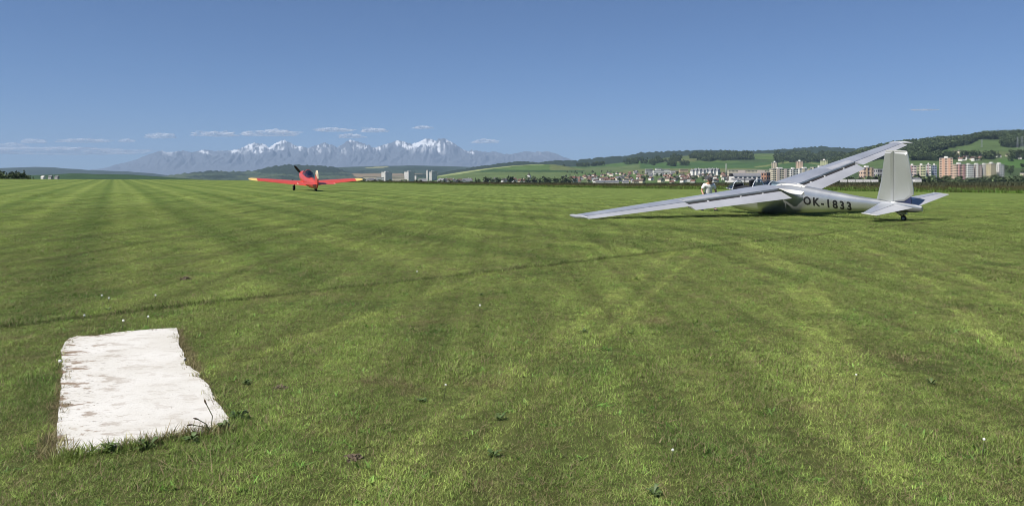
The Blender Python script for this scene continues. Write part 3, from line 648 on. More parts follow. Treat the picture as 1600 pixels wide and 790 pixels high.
def build_meadow():
    T = [tuft_mesh('m', 34, .5, .35, .62, .05, .5, M_TALL, 600 + k, 2, 0, True) for k in range(4)]
    Bm, N, L, b = new_mat('brown_meadow')
    at = N.new('ShaderNodeAttribute'); at.attribute_name = 'bl'; sp = N.new('ShaderNodeSeparateXYZ'); L.new(at.outputs['Vector'], sp.inputs[0])
    cr = N.new('ShaderNodeValToRGB'); L.new(sp.outputs[0], cr.inputs[0]); cr.color_ramp.elements[0].color = (.030, .040, .014, 1); cr.color_ramp.elements[1].color = (.055, .062, .026, 1); L.new(cr.outputs[0], b.inputs['Base Color']); b.inputs['Roughness'].default_value = .8
    T += [tuft_mesh('m', 30, .7, .45, .8, .08, .5, Bm, 700 + k, 2, 0, False) for k in range(4)]
    n = 60000; t = rng.uniform(0, 1, n) ** 1.15; along = -140 + 720 * t; w = rng.random(n) ** 1.35 * (40 + 90 * t)
    # along the border line, w metres into the meadow
    x = 53 - .444 * along + .896 * w; y = 81 + .896 * along + .444 * w
    k = np.where(w < 8 + 9 * fbm(x / 9, y / 9, 5), rng.integers(0, 4, n), rng.integers(4, 8, n))
    keep = (y > 30) & (y < 420) & (np.abs(x) < .95 * y + 20); x, y, k, w = x[keep], y[keep], k[keep], w[keep]
    s = rng.uniform(.8, 1.35, len(x)) * (1 + .25 * (k > 3)) * np.clip(.5 + w * .3, .5, 1)
    u = 800 + F * x / y; z = terrain(np.clip(u, -900, 2600), y)[0]
    scatter('meadow', np.stack([x, y, z], 1), np.stack([0 * x, 0 * x, rng.uniform(0, 6.28, len(x))], 1), np.stack([s, s, s], 1), k, T, 'strip of tall uncut meadow grass turning reddish brown beyond the mown field', 'meadow')
build_meadow()

# ------------------------------------------------------------------ small plants in the turf
M_LEAF = pmat('weed_leaf', (.075, .12, .03), .6, var=.35, scale=25); M_STEM = pmat('plant_stem', (.09, .10, .035), .6); M_PUFF = pmat('seed_puff', (.72, .72, .68), .9, var=.2, scale=60)
M_SEED = pmat('brown_seed_head', (.07, .05, .03), .9, var=.3, scale=80); M_SOIL = pmat('dry_soil', (.10, .075, .05), .95, var=.45, scale=40, bump=.8); M_PETAL = pmat('white_petals', (.7, .7, .66), .8, var=.1)
def gp(u, v):
    y = CH * F / (v - HV)
    for _ in range(3):
        x = (u - 800) * y / F; z = float(ground_z(np.array([x]), np.array([y]))[0]); y = (CH - z) * F / (v - HV)
    return Vector((x, y, z))
def rosette(mb, n, r0, r1, seed, up=.5):
    r = random.Random(seed)
    for k in range(n):
        a = k * 2.4 + r.uniform(-.3, .3); ln = r.uniform(r0, r1); w = ln * r.uniform(.16, .26); d = Vector((math.cos(a), math.sin(a), 0)); s = Vector((-d.y, d.x, 0)); e = r.uniform(.3, up + .3)
        p = [(0, 0, .003)]; fs = []
        vs = [Vector((0, 0, .004))]
        for f, ww in ((.3, .45), (.55, .95), (.78, 1.0), (1.0, .12)):
            c = d * (ln * f * (1 - .25 * e * f)) + Vector((0, 0, ln * e * math.sin(f * 2.0) * .75)); j = 1 + r.uniform(-.25, .25)
            vs += [c - s * (w * ww * j), c + Vector((0, 0, -.15 * w)), c + s * (w * ww)]
        fs = [(0, 1, 2), (0, 2, 3)] + [q for k2 in range(3) for q in ((1+3*k2, 4+3*k2, 5+3*k2, 2+3*k2), (2+3*k2, 5+3*k2, 6+3*k2, 3+3*k2))]
        mb.add(vs, fs)
    return mb
weeds = [(168, 705, 'low broad leaved weed at the front edge of the white slab, leftmost'), (232, 700, 'broad leaved weed hugging the middle of the slab front edge'), (300, 690, 'spreading leafy weed at the front edge of the slab, third along'), (345, 672, 'leafy weed at the near corner of the white slab'),
         (372, 655, 'small weed standing off the near corner of the slab'), (385, 600, 'leafy weed in the turf beside the slab'), (912, 520, 'dark leafy weed in a dry patch of the middle turf'), (985, 522, 'pale leafy weed right of the dark one in the dry patch'), (752, 462, 'leafy weed by the mowing line in mid field'), (660, 628, 'dark weed in the bare patch of the middle foreground'),
         (772, 712, 'dark bushy weed low in the middle foreground'), (1022, 772, 'bright leafy weed at the bottom of the picture'), (780, 655, 'thin dark weed in the middle foreground turf'), (1120, 520, 'dark weed between the pale wheel tracks'), (168, 486, 'clump of weeds under the white seed heads beyond the slab'), (1455, 600, 'leafy weed among straw on the far side of the foreground')]
for k, (u, v, lab) in enumerate(weeds):
    p = gp(u, v); o = rosette(MB(), 26 if k < 5 else 15 + k % 5, .022, .065 if k < 5 else .045, 900 + k, .75).build('weed', M_LEAF, None, True); o.location = p; o.scale = (1, 1, 1.1); o.rotation_euler = (0, 0, k)
    tag(o, lab, 'weed', 'broad leaved weeds in the turf')
clocks = [(157, 470, 'white dandelion clock, tallest of the group beyond the slab'), (168, 477, 'small white seed head beside the tallest one beyond the slab'), (241, 475, 'lone white flower head beyond the slab, nearer the mowing line'), (129, 503, 'white flower head just beyond the left end of the slab'), (229, 508, 'white flower head at the far edge of the slab, right one'),
          (190, 518, 'white flower head at the far edge of the slab, middle one'), (650, 431, 'white dandelion clock on the dark mowing line'), (748, 489, 'white dandelion clock in mid field below the mowing line'), (693, 626, 'pale seed head in the middle foreground'), (1047, 724, 'pair of white petals low in the foreground'), (1534, 712, 'white seed head near the lower corner of the field'), (1335, 609, 'tiny white flower on the pale wheel track'), (90, 578, 'white flower head beside the slab on its worn side')]
bm = bmesh.new(); bmesh.ops.create_icosphere(bm, subdivisions=2, radius=.0095)
for v_ in bm.verts:
    v_.co *= rnd.uniform(.75, 1.2)
puff = bpy.data.meshes.new('seed_head'); bm.to_mesh(puff); bm.free(); puff.materials.append(M_PUFF)
for k, (u, v, lab) in enumerate(clocks):
    p = gp(u, v); h = .045 + .03 * (k % 3) / 2; p.z += 0
    t = empty('dandelion', p); tag(t, lab, 'flower', 'white seed heads in the turf')
    MB().path([(0, 0, 0), (.006, 0, h * .5), (.012, .004, h)], .0025, 5).build('stem', M_STEM, t)
    s = link(bpy.data.objects.new('seed_head', puff), t); s.location = (.012, .004, h + .012); s.rotation_euler = (k, k * 2, 0); s.scale = [(.6, .6, .6) if 8 <= k <= 11 else (1, 1, 1)][0]
t = empty('plantain', gp(329, 676)); tag(t, 'tall plantain stalk with brown seed heads leaning over the slab', 'plant')
for k, (top, bend) in enumerate((((-.03, .02, .135), .02), ((-.05, -.03, .075), .01), ((-.07, -.05, .055), .01))):
    top = Vector(top); MB().path([(0, 0, 0), top * .5 + Vector((bend, 0, .01)), top], .0022, 5).build('stem', M_STEM, t)
    d = (top - Vector((bend, 0, .05))).normalized(); mb = MB(); mb.tube(top - d * .005, top + d * .009, .003, .0045, 7); mb.tube(top + d * .009, top + d * .019, .0045, .0015, 7); mb.build('seed_head', M_SEED, t, True)
rosette(MB(), 9, .03, .055, 78, .4).build('leaves', M_LEAF, t, True)
for k, (u, v, sx, lab) in enumerate([(551, 716, .035, 'brown clod of soil in the middle foreground turf'), (290, 437, .07, 'brown scuffed mound of soil beyond the slab'), (438, 607, .04, 'heap of dry clippings beside the slab')]):
    bm = bmesh.new(); bmesh.ops.create_icosphere(bm, subdivisions=4, radius=1)
    for v_ in bm.verts:
        c = v_.co; n = mnoise.fractal(c * 2.2 + Vector((k * 9, 0, 0)), 1, 2, 5); v_.co = Vector((c.x * sx * (1 + .5 * n), c.y * sx * (1 + .5 * n), max(-.02, c.z) * sx * .42 * (1 + .9 * n)))
    me = bpy.data.meshes.new('soil_clod'); bm.to_mesh(me); bm.free(); me.materials.append(M_SOIL)
    o = link(bpy.data.objects.new('soil_clod', me)); o.location = gp(u, v); tag(o, lab, 'soil')

# ------------------------------------------------------------------ glider
def silver(name, col, rough, metal, var, seams=0.0):
    m, N, L, b = new_mat(name)
    tc = N.new('ShaderNodeTexCoord'); n1 = N.new('ShaderNodeTexNoise'); n1.inputs['Scale'].default_value = 1.3; n1.inputs['Detail'].default_value = 6
    n2 = N.new('ShaderNodeTexNoise'); n2.inputs['Scale'].default_value = 22; n2.inputs['Detail'].default_value = 4
    for n in (n1, n2): L.new(tc.outputs['Object'], n.inputs['Vector'])
    mr = N.new('ShaderNodeMapRange'); mr.inputs['From Min'].default_value = .3; mr.inputs['From Max'].default_value = .7; mr.inputs['To Min'].default_value = 1 - var; mr.inputs['To Max'].default_value = 1 + var
    ad = N.new('ShaderNodeMath'); ad.operation = 'MULTIPLY_ADD'; L.new(n2.outputs['Fac'], ad.inputs[0]); ad.inputs[1].default_value = .3; L.new(n1.outputs['Fac'], ad.inputs[2])
    sb = N.new('ShaderNodeMath'); sb.operation = 'SUBTRACT'; L.new(ad.outputs[0], sb.inputs[0]); sb.inputs[1].default_value = .15
    L.new(sb.outputs[0], mr.inputs['Value'])
    v = N.new('ShaderNodeVectorMath'); v.operation = 'SCALE'; v.inputs[0].default_value = col; L.new(mr.outputs[0], v.inputs['Scale']); L.new(v.outputs[0], b.inputs['Base Color'])
    r2 = N.new('ShaderNodeMapRange'); L.new(n1.outputs['Fac'], r2.inputs['Value']); r2.inputs['To Min'].default_value = rough - .08; r2.inputs['To Max'].default_value = rough + .08; L.new(r2.outputs[0], b.inputs['Roughness'])
    b.inputs['Metallic'].default_value = metal
    bp = N.new('ShaderNodeBump'); bp.inputs['Strength'].default_value = .06; bp.inputs['Distance'].default_value = .03; L.new(n1.outputs['Fac'], bp.inputs['Height']); L.new(bp.outputs[0], b.inputs['Normal'])
    return m
M_SIL = silver('silver_wing_paint', (.60, .62, .66), .40, .72, .09); M_FUS = silver('silver_fuselage_paint', (.53, .54, .54), .33, .75, .08)
M_FAB = silver('silver_doped_fabric', (.40, .41, .44), .5, .3, .08); M_FIN = silver('silver_fin_paint', (.56, .565, .55), .40, .6, .05); M_FAIR = silver('pale_fairing_paint', (.66, .65, .61), .4, .2, .05)
M_DARK = pmat('black_paint', (.012, .012, .013), .5); M_RUB = pmat('black_rubber', (.02, .02, .02), .85); M_SLOT = pmat('dark_slot', (.02, .02, .022), .9); M_HEAD = pmat('dark_upholstery', (.015, .017, .022), .8)
M_WHITE = pmat('white_paint', (.75, .75, .73), .45, var=.05)
def glass(name, tint, refl=.18):
    m, N, L, b = new_mat(name); N.remove(b)
    t = N.new('ShaderNodeBsdfTransparent'); t.inputs[0].default_value = (*tint, 1); g = N.new('ShaderNodeBsdfGlossy'); g.inputs['Roughness'].default_value = .04
    nz = N.new('ShaderNodeTexNoise'); nz.inputs['Scale'].default_value = 4; mr = N.new('ShaderNodeMapRange'); mr.inputs['To Min'].default_value = refl * .7; mr.inputs['To Max'].default_value = refl * 1.3; L.new(nz.outputs['Fac'], mr.inputs['Value'])
    ms = N.new('ShaderNodeMixShader'); L.new(mr.outputs[0], ms.inputs[0]); L.new(t.outputs[0], ms.inputs[1]); L.new(g.outputs[0], ms.inputs[2]); L.new(ms.outputs[0], N['Material Output'].inputs[0]); return m
M_PLEX = glass('canopy_plexiglass', (.72, .82, .88), .2)

PSI, TH, PH = .504, .071, .170
def glider_matrix():
    c, s = math.cos, math.sin
    f = Vector((-s(PSI) * c(TH), c(PSI) * c(TH), s(TH))); l0 = Vector((-c(PSI), -s(PSI), 0)); u0 = f.cross(l0)
    l = l0 * c(PH) - u0 * s(PH); u = u0 * c(PH) + l0 * s(PH)
    R3 = Matrix((f, l, u)).transposed().to_4x4()          # columns: forward, left, up
    tw = Vector((-7.75, 0, -.42)); return Matrix.Translation(Vector((11.93, 23.67, .0))) @ R3 @ Matrix.Translation(-tw)
def aero(c0, c1, t=.15, camber=.03, n=10):
    """closed airfoil outline between two chord fractions: list of (x 0..1 aft, z)"""
    def yt(x): return 5 * t * (.2969 * math.sqrt(max(x, 0)) - .126 * x - .3516 * x * x + .2843 * x ** 3 - .1036 * x ** 4)
    def yc(x): return camber * 4 * x * (1 - x)
    xs = [c0 + (c1 - c0) * (.5 - .5 * math.cos(math.pi * i / n)) if c0 < .01 else c0 + (c1 - c0) * i / n for i in range(n + 1)]
    up = [(x, yc(x) + yt(x)) for x in xs]; lo = [(x, yc(x) - yt(x)) for x in reversed(xs)]
    if c0 < .001: lo = lo[:-1]
    return up + lo
def panel(name, mat, parent, stations, c0, c1, t, camber=.03, aft=0, drop=0, defl=0, n=10):
    """wing-like panel. stations: (Y, LE_x, chord, z)"""
    prof = aero(c0, c1, t, camber, n); sec = []
    for Y, le, ch, z in stations:
        row = []
        for x, zz in prof:
            px, pz = x * ch, zz * ch
            if defl:
                hx = c0 * ch; dx, dz = px - hx, pz; px = hx + dx * math.cos(defl) + dz * math.sin(defl); pz = dz * math.cos(defl) - dx * math.sin(defl)
            row.append((le - px - aft, Y, z + pz - drop))
        sec.append(row)
    v, f = loft(sec); o = mesh_obj(name, v, f, mat, parent); fix_normals(o); return autosmooth(o, 40)
def glider():
    root = empty('glider'); root.matrix_world = glider_matrix()
    tag(root, 'silver metal glider resting on one wing tip, marked with its black registration', 'glider')
    # fuselage: X, top z, bottom z, half width
    S = [(-.02,-.30,-.40,.04),(-.12,-.20,-.52,.13),(-.35,-.10,-.62,.22),(-.8,.0,-.72,.29),(-1.4,.06,-.77,.31),(-2.2,.14,-.77,.31),(-2.9,.36,-.74,.31),(-3.4,.42,-.68,.30),(-4.0,.385,-.58,.28),(-4.7,.325,-.49,.245),(-5.4,.265,-.40,.205),(-6.2,.20,-.28,.16),(-7.0,.165,-.20,.118),(-7.7,.15,-.16,.09),(-8.15,.125,-.12,.07),(-8.36,.09,-.07,.045)]
    sec = []; NP = 28
    def ring(X, zt, zb, hw):
        zc, hh = (zt + zb) / 2, (zt - zb) / 2; out = []
        for i in range(NP):
            a = 2 * math.pi * i / NP; e = .86; ca, sa = math.cos(a), math.sin(a)
            out.append((X, hw * math.copysign(abs(ca) ** e, ca), zc + hh * math.copysign(abs(sa) ** e, sa)))
        return out
    xs = np.array([s[0] for s in S]); fine = np.concatenate([xs[:4], np.linspace(-1.0, -8.15, 44), xs[-1:]])
    Sx = xs[::-1]; get = lambda k, x: float(np.interp(x, Sx, np.array([s[k] for s in S])[::-1]))
    sm = lambda k, x: (get(k, x - .25) + 2 * get(k, x) + get(k, x + .25)) / 4 if x < -1.2 and x > -8 else get(k, x)
    for x in fine: sec.append(ring(x, sm(1, x), sm(2, x), sm(3, x)))
    v, f = loft(sec); body = mesh_obj('fuselage', v, f, M_FUS, root); fix_normals(body); autosmooth(body, 50)
    def side(X, z):     # half width of the hull at a height
        zt, zb, hw = sm(1, X), sm(2, X), sm(3, X); zc, hh = (zt + zb) / 2, (zt - zb) / 2
        q = min(.999, abs(z - zc) / hh); a = math.asin(min(1, q ** (1 / .86))); return hw * math.cos(a) ** .86
    # skin joints of the hull: narrow raised straps
    for X in (-4.02, -5.2, -6.15, -7.0):
        r0, r1 = ring(X, sm(1, X) + .003, sm(2, X) - .003, sm(3, X) + .003), ring(X - .03, sm(1, X - .03) + .003, sm(2, X - .03) - .003, sm(3, X - .03) + .003)
        v, f = loft([r0, r1], cap=False); mesh_obj('skin_strap', v, f, M_FUS, body, smooth=True)
    # registration on the hull side
    cu = bpy.data.curves.new('reg', 'FONT'); cu.body = 'OK-1833'; cu.size = .43; cu.offset = .015; cu.space_character = 1.35; cu.resolution_u = 3
    to = bpy.data.objects.new('reg', cu); COL.objects.link(to); dg = bpy.context.evaluated_depsgraph_get(); me = bpy.data.meshes.new_from_object(to.evaluated_get(dg)); bpy.data.objects.remove(to)
    bm = bmesh.new(); bm.from_mesh(me); bmesh.ops.triangulate(bm, faces=bm.faces)
    for _ in range(3):
        le = [e for e in bm.edges if e.calc_length() > .06]
        if le: bmesh.ops.subdivide_edges(bm, edges=le, cuts=1); bmesh.ops.triangulate(bm, faces=bm.faces)
    wmax = max(q.co.x for q in bm.verts); LEN = 1.82
    for q in bm.verts:
        s = q.co.x / wmax; X = -4.22 - LEN * s; z = -.055 - .055 * s + q.co.y * .88 - .135; q.co = Vector((X, side(X, z) + .004, z))
    bmesh.ops.recalc_face_normals(bm, faces=bm.faces); bm.to_mesh(me); bm.free(); me.name = 'registration_lettering'; me.materials.clear(); me.materials.append(M_DARK)
    link(bpy.data.objects.new('registration_lettering', me), root)
    # wings
    for sg, nm in ((1, 'left'), (-1, 'right')):
        yr, yb, yt = .30, 4.25, 7.98
        def st(Y):
            t = (Y - .3) / 7.7; return (sg * Y, -2.18 + .50 * t, 1.72 - .92 * t, .19 + .40 * t)
        wing = panel('wing', M_SIL, root, [st(yr), st(2.2), st(yb), st(6.2), st(yt)], 0, .70, .155, .03)
        fl = panel('flap', M_FAB, wing, [st(.52), st(2.3), st(4.22)], .70, 1.0, .13, .03, aft=.11, drop=.075, defl=math.radians(11), n=6)
        al = panel('aileron', M_FAB, wing, [st(4.28), st(6.0), st(7.92)], .705, 1.0, .13, .03, aft=.012, drop=0.0, defl=math.radians(2), n=6)
        # dark inside of the slot in front of the flap
        a, b = st(.5), st(4.2); vs = []
        for Y, le, ch, z in (a, b): vs += [(le - .69 * ch, Y, z + .045 * ch), (le - .69 * ch - .10, Y, z + .012 * ch - .03), (le - .69 * ch - .10, Y, z - .01 * ch - .07), (le - .69 * ch, Y, z - .02 * ch)]
        mb = MB(); mb.add(vs, [(0, 4, 5, 1), (1, 5, 6, 2), (2, 6, 7, 3), (3, 7, 4, 0), (0, 1, 2, 3), (7, 6, 5, 4)]); o = mb.build('flap_slot', M_SLOT, wing); fix_normals(o)
        # air brake strip and skin joints on the upper side
        prof = dict(aero(0, .70, .155, .03)[:11])
        def strip(y0, y1, c0, c1, mat, name, dz=.004):
            rows = []
            for Y in np.linspace(y0, y1, 9):
                _, le, ch, z = st(Y); r = []
                for c in np.linspace(c0, c1, 4):
                    tt_ = 5 * .155 * (.2969 * math.sqrt(c) - .126 * c - .3516 * c * c + .2843 * c ** 3 - .1036 * c ** 4) + .03 * 4 * c * (1 - c); r.append((le - c * ch, sg * Y, z + tt_ * ch + dz))
                rows.append(r)
            v, f = loft(rows, closed=False, cap=False); o = mesh_obj(name, v, f, mat, wing, smooth=True); return o
        strip(2.75, 4.15, .46, .665, M_FAB, 'air_brake'); strip(.36, 4.2, .012, .06, M_FUS, 'leading_strip'); strip(4.2, 4.235, .05, .69, M_FAIR, 'skin_joint')
        for Y in (1.2, 2.1, 3.4): 
            _, le, ch, z = st(Y); MB().box(le - .73 * ch - .06, le - .60 * ch, sg * Y - .02, sg * Y + .02, z - .07, z + .035).build('flap_hinge', M_WHITE, wing)
        # spindle at the tip
        Y, le, ch, z = st(8.0); sec = []
        for x, r in ((.10, .004), (.03, .035), (-.12, .06), (-.35, .07), (-.6, .058), (-.8, .035), (-.98, .006)):
            sec.append([(le + x, sg * (8.0 + .03) + sg * r * .8 * math.cos(q), z + .035 + .03 * (x < -.5) + r * math.sin(q)) for q in np.linspace(0, 2 * math.pi, 12, endpoint=False)])
        v, f = loft(sec); o = mesh_obj('wing_tip', v, f, M_FAB, wing, smooth=True); fix_normals(o)
        # root fairing: a fillet from the wing's upper side up to the hull
        rows = []
        for k in range(15):
            x = -2.30 - 1.92 * k / 14; c = max(0., min(.999, (-2.18 - x) / 1.72)); tt_ = 5 * .155 * (.2969 * math.sqrt(c) - .126 * c - .3516 * c * c + .2843 * c ** 3 - .1036 * c ** 4) + .03 * 4 * c * (1 - c)
            zw = .19 + tt_ * 1.72 + .006; e = k / 14; yo = .34 + .20 * math.sin(e * math.pi * .55); r = []
            zi = sm(1, x) * .86 + sm(2, x) * .14; yi = side(x, zi) * .98
            if x < -3.88: zw -= .05 * (-3.88 - x) / .34; yo = .34 + .19 * (1 - (-3.88 - x) / .40)
            for q in range(6):
                g = q / 5; r.append((x, sg * (yi + (yo - yi) * g), zi + (zw - zi) * (1 - (1 - g) ** 1.8)))
            rows.append(r)
        v, f = loft(rows, closed=False, cap=False); o = mesh_obj('root_fairing', v, f, M_FAIR, wing, smooth=True)
    # top of the fairing on the hull spine
    rows = [[(x, sm(3, x) * .90 * math.cos(a) ** .86 if math.cos(a) > 0 else -sm(3, x) * .90 * abs(math.cos(a)) ** .86, (sm(1, x) + sm(2, x)) / 2 + ((sm(1, x) - sm(2, x)) / 2 + .006) * math.sin(a) ** .86) for a in np.linspace(.80, math.pi - .80, 13)] for x in np.linspace(-2.75, -4.15, 10)]
    v, f = loft(rows, closed=False, cap=False); mesh_obj('spine_fairing', v, f, M_FAIR, root, smooth=True)
    # tail
    def flat(name, mat, parent, outline, half, edge=.25):
        """fin-like plate from an (X, Z) outline, thicker in the middle"""
        cx = sum(p[0] for p in outline) / len(outline); cz = sum(p[1] for p in outline) / len(outline); n = len(outline); vs = []
        for s in (1, -1):
            vs += [(x, s * half * edge, z) for x, z in outline]; vs += [(cx + (x - cx) * .72, s * half, cz + (z - cz) * .93) for x, z in outline]
        fs = []
        for i in range(n):
            j = (i + 1) % n; fs += [(i, j, n + j, n + i), (2*n + i, 3*n + i, 3*n + j, 2*n + j), (i, 2*n + i, 2*n + j, j)]
        fs += [tuple(range(n, 2 * n)), tuple(range(4 * n - 1, 3 * n - 1, -1))]
        o = mesh_obj(name, vs, fs, mat, parent); fix_normals(o); return autosmooth(o, 8)
    fin = flat('fin', M_FIN, root, [(-6.86, .16), (-7.04, .75), (-7.25, 1.70), (-7.50, 1.71), (-7.46, .9), (-7.42, .10)], .062)
    cap = flat('fin_cap', M_FAIR, fin, [(-7.245, 1.70), (-7.26, 1.73), (-7.50, 1.74), (-7.50, 1.707)], .03, .8)
    rud = flat('rudder', M_FIN, root, [(-7.515, 1.71), (-7.475, .9), (-7.435, .17), (-7.80, .20), (-8.11, .42), (-8.10, .62), (-8.05, 1.1), (-7.97, 1.67), (-7.93, 1.70)], .055)
    flat('rudder_cap', M_FAIR, rud, [(-7.515, 1.707), (-7.515, 1.74), (-7.91, 1.73), (-7.95, 1.70)], .03, .8)
    for sg in (1, -1):
        def ts(Y):
            t = (Y - .08) / 1.64; return (sg * Y, -7.02 - .60 * t, 1.12 - .64 * t, .07 + .06 * t)
        tp = panel('tailplane', M_SIL, root, [ts(.06), ts(.9), ts(1.70)], 0, .50, .10, 0)
        panel('elevator', M_FAB, tp, [ts(.14), ts(.9), ts(1.70)], .505, 1.0, .09, 0, aft=.01, defl=math.radians(3), n=6)
        a = ts(1.72); o = MB().tube((a[1] + .01, sg * 1.715, a[3]), (a[1] - a[2], sg * 1.715, a[3] - .015), .022, .012, 8).build('tip_rail', M_FAIR, tp, True)
    MB().box(-8.02, -7.5, -.012, .012, .12, .36).build('tail_post', pmat('navy_paint', (.02, .03, .09), .5), root)
    # wheels
    def wheel(name, x, z, r, w, parent):
        t = mesh_obj(name, *wheel_mesh(r, w), M_RUB, parent, smooth=True); t.location = (x, 0, z)
        MB().tube((0, -w * .52, 0), (0, w * .52, 0), r * .5, r * .5, 16).build('rim', M_FAB, t); return t
    wheel('main_wheel', -2.28, -.60, .23, .15, root); wheel('tail_wheel', -7.75, -.335, .085, .06, root)
    mb = MB()
    for x0, x1 in ((-1.98, -2.16), (-2.40, -2.60)): mb.box(x1, x0, -.13, .13, -.80, -.70)
    mb.build('wheel_housing', M_DARK, root)
    MB().box(-7.86, -7.58, -.03, .03, -.215, -.1).build('tail_skid_fairing', M_FUS, root)
    MB().path([(-7.35, 0, -.08), (-7.6, 0, -.22), (-7.75, 0, -.30)], .022, 8).tube((-7.75, 0, -.02), (-7.75, 0, -.30), .03, .03, 8).build('tail_strut', M_DARK, root)
    # cockpit: fixed windscreen, open front hood, closed rear hood, seats
    rim = []
    def arch(X, zt, hw, zb=.06, n=13): return [Vector((X, hw * math.cos(a), zb + (zt - zb) * math.sin(a))) for a in np.linspace(0, math.pi, n)]
    def hood(name, sts, frame_at, parent, hinge=None):
        rows = [arch(*s) for s in sts]
        if hinge is not None:                                     # swing about the right sill
            Rm = Matrix.Rotation(-hinge, 4, 'X'); pv = Vector((0, -sts[0][2], .06)); rows = [[pv + Rm @ (p - pv) for p in r] for r in rows]
        v, f = loft(rows, closed=False, cap=False); g = mesh_obj(name, v, f, M_PLEX, parent, smooth=True)
        for i in frame_at: MB().path(rows[i], .016, 6).build('hood_frame', M_SIL, g, True)
        for e in (0, -1): MB().path([r[e] for r in rows], .014, 6).build('sill_frame', M_SIL, g, True)
    hood('windscreen', [(-.50, .08, .20), (-.62, .19, .23), (-.78, .28, .26), (-.95, .345, .28)], [3], root)
    hood('front_hood', [(-.97, .35, .28), (-1.2, .42, .295), (-1.5, .45, .30)], [0, 2], root, math.radians(98))
    hood('rear_hood', [(-1.95, .47, .30), (-2.3, .48, .30), (-2.65, .45, .29), (-2.95, .40, .26)], [0, 2], root)
    MB().box(-2.0, -.62, -.24, .24, .02, .125).build('cockpit_opening', M_HEAD, root)
    for x in (-1.62, -2.42):
        o = MB().box(x - .07, x, -.13, .13, .10, .42).build('headrest', M_HEAD, root); m = o.modifiers.new('b', 'BEVEL'); m.width = .03; m.segments = 2
    MB().box(-1.0, -.94, -.2, .2, .1, .22).build('instrument_panel', M_HEAD, root)
    return root
def wheel_mesh(r, w, n=24):
    prof = [(-w/2, r*.55), (-w/2, r*.82), (-w*.34, r*.96), (0, r), (w*.34, r*.96), (w/2, r*.82), (w/2, r*.55)]
    sec = [[(q * math.cos(a), y, q * math.sin(a)) for y, q in prof] for a in np.linspace(0, 2 * math.pi, n, endpoint=False)]
    k = len(prof); v = [p for s in sec for p in s]; f = []
    for i in range(n):
        for j in range(k):
            i2, j2 = (i + 1) % n, (j + 1) % k; f.append((i*k+j, i*k+j2, i2*k+j2, i2*k+j))
    return v, f
glider()

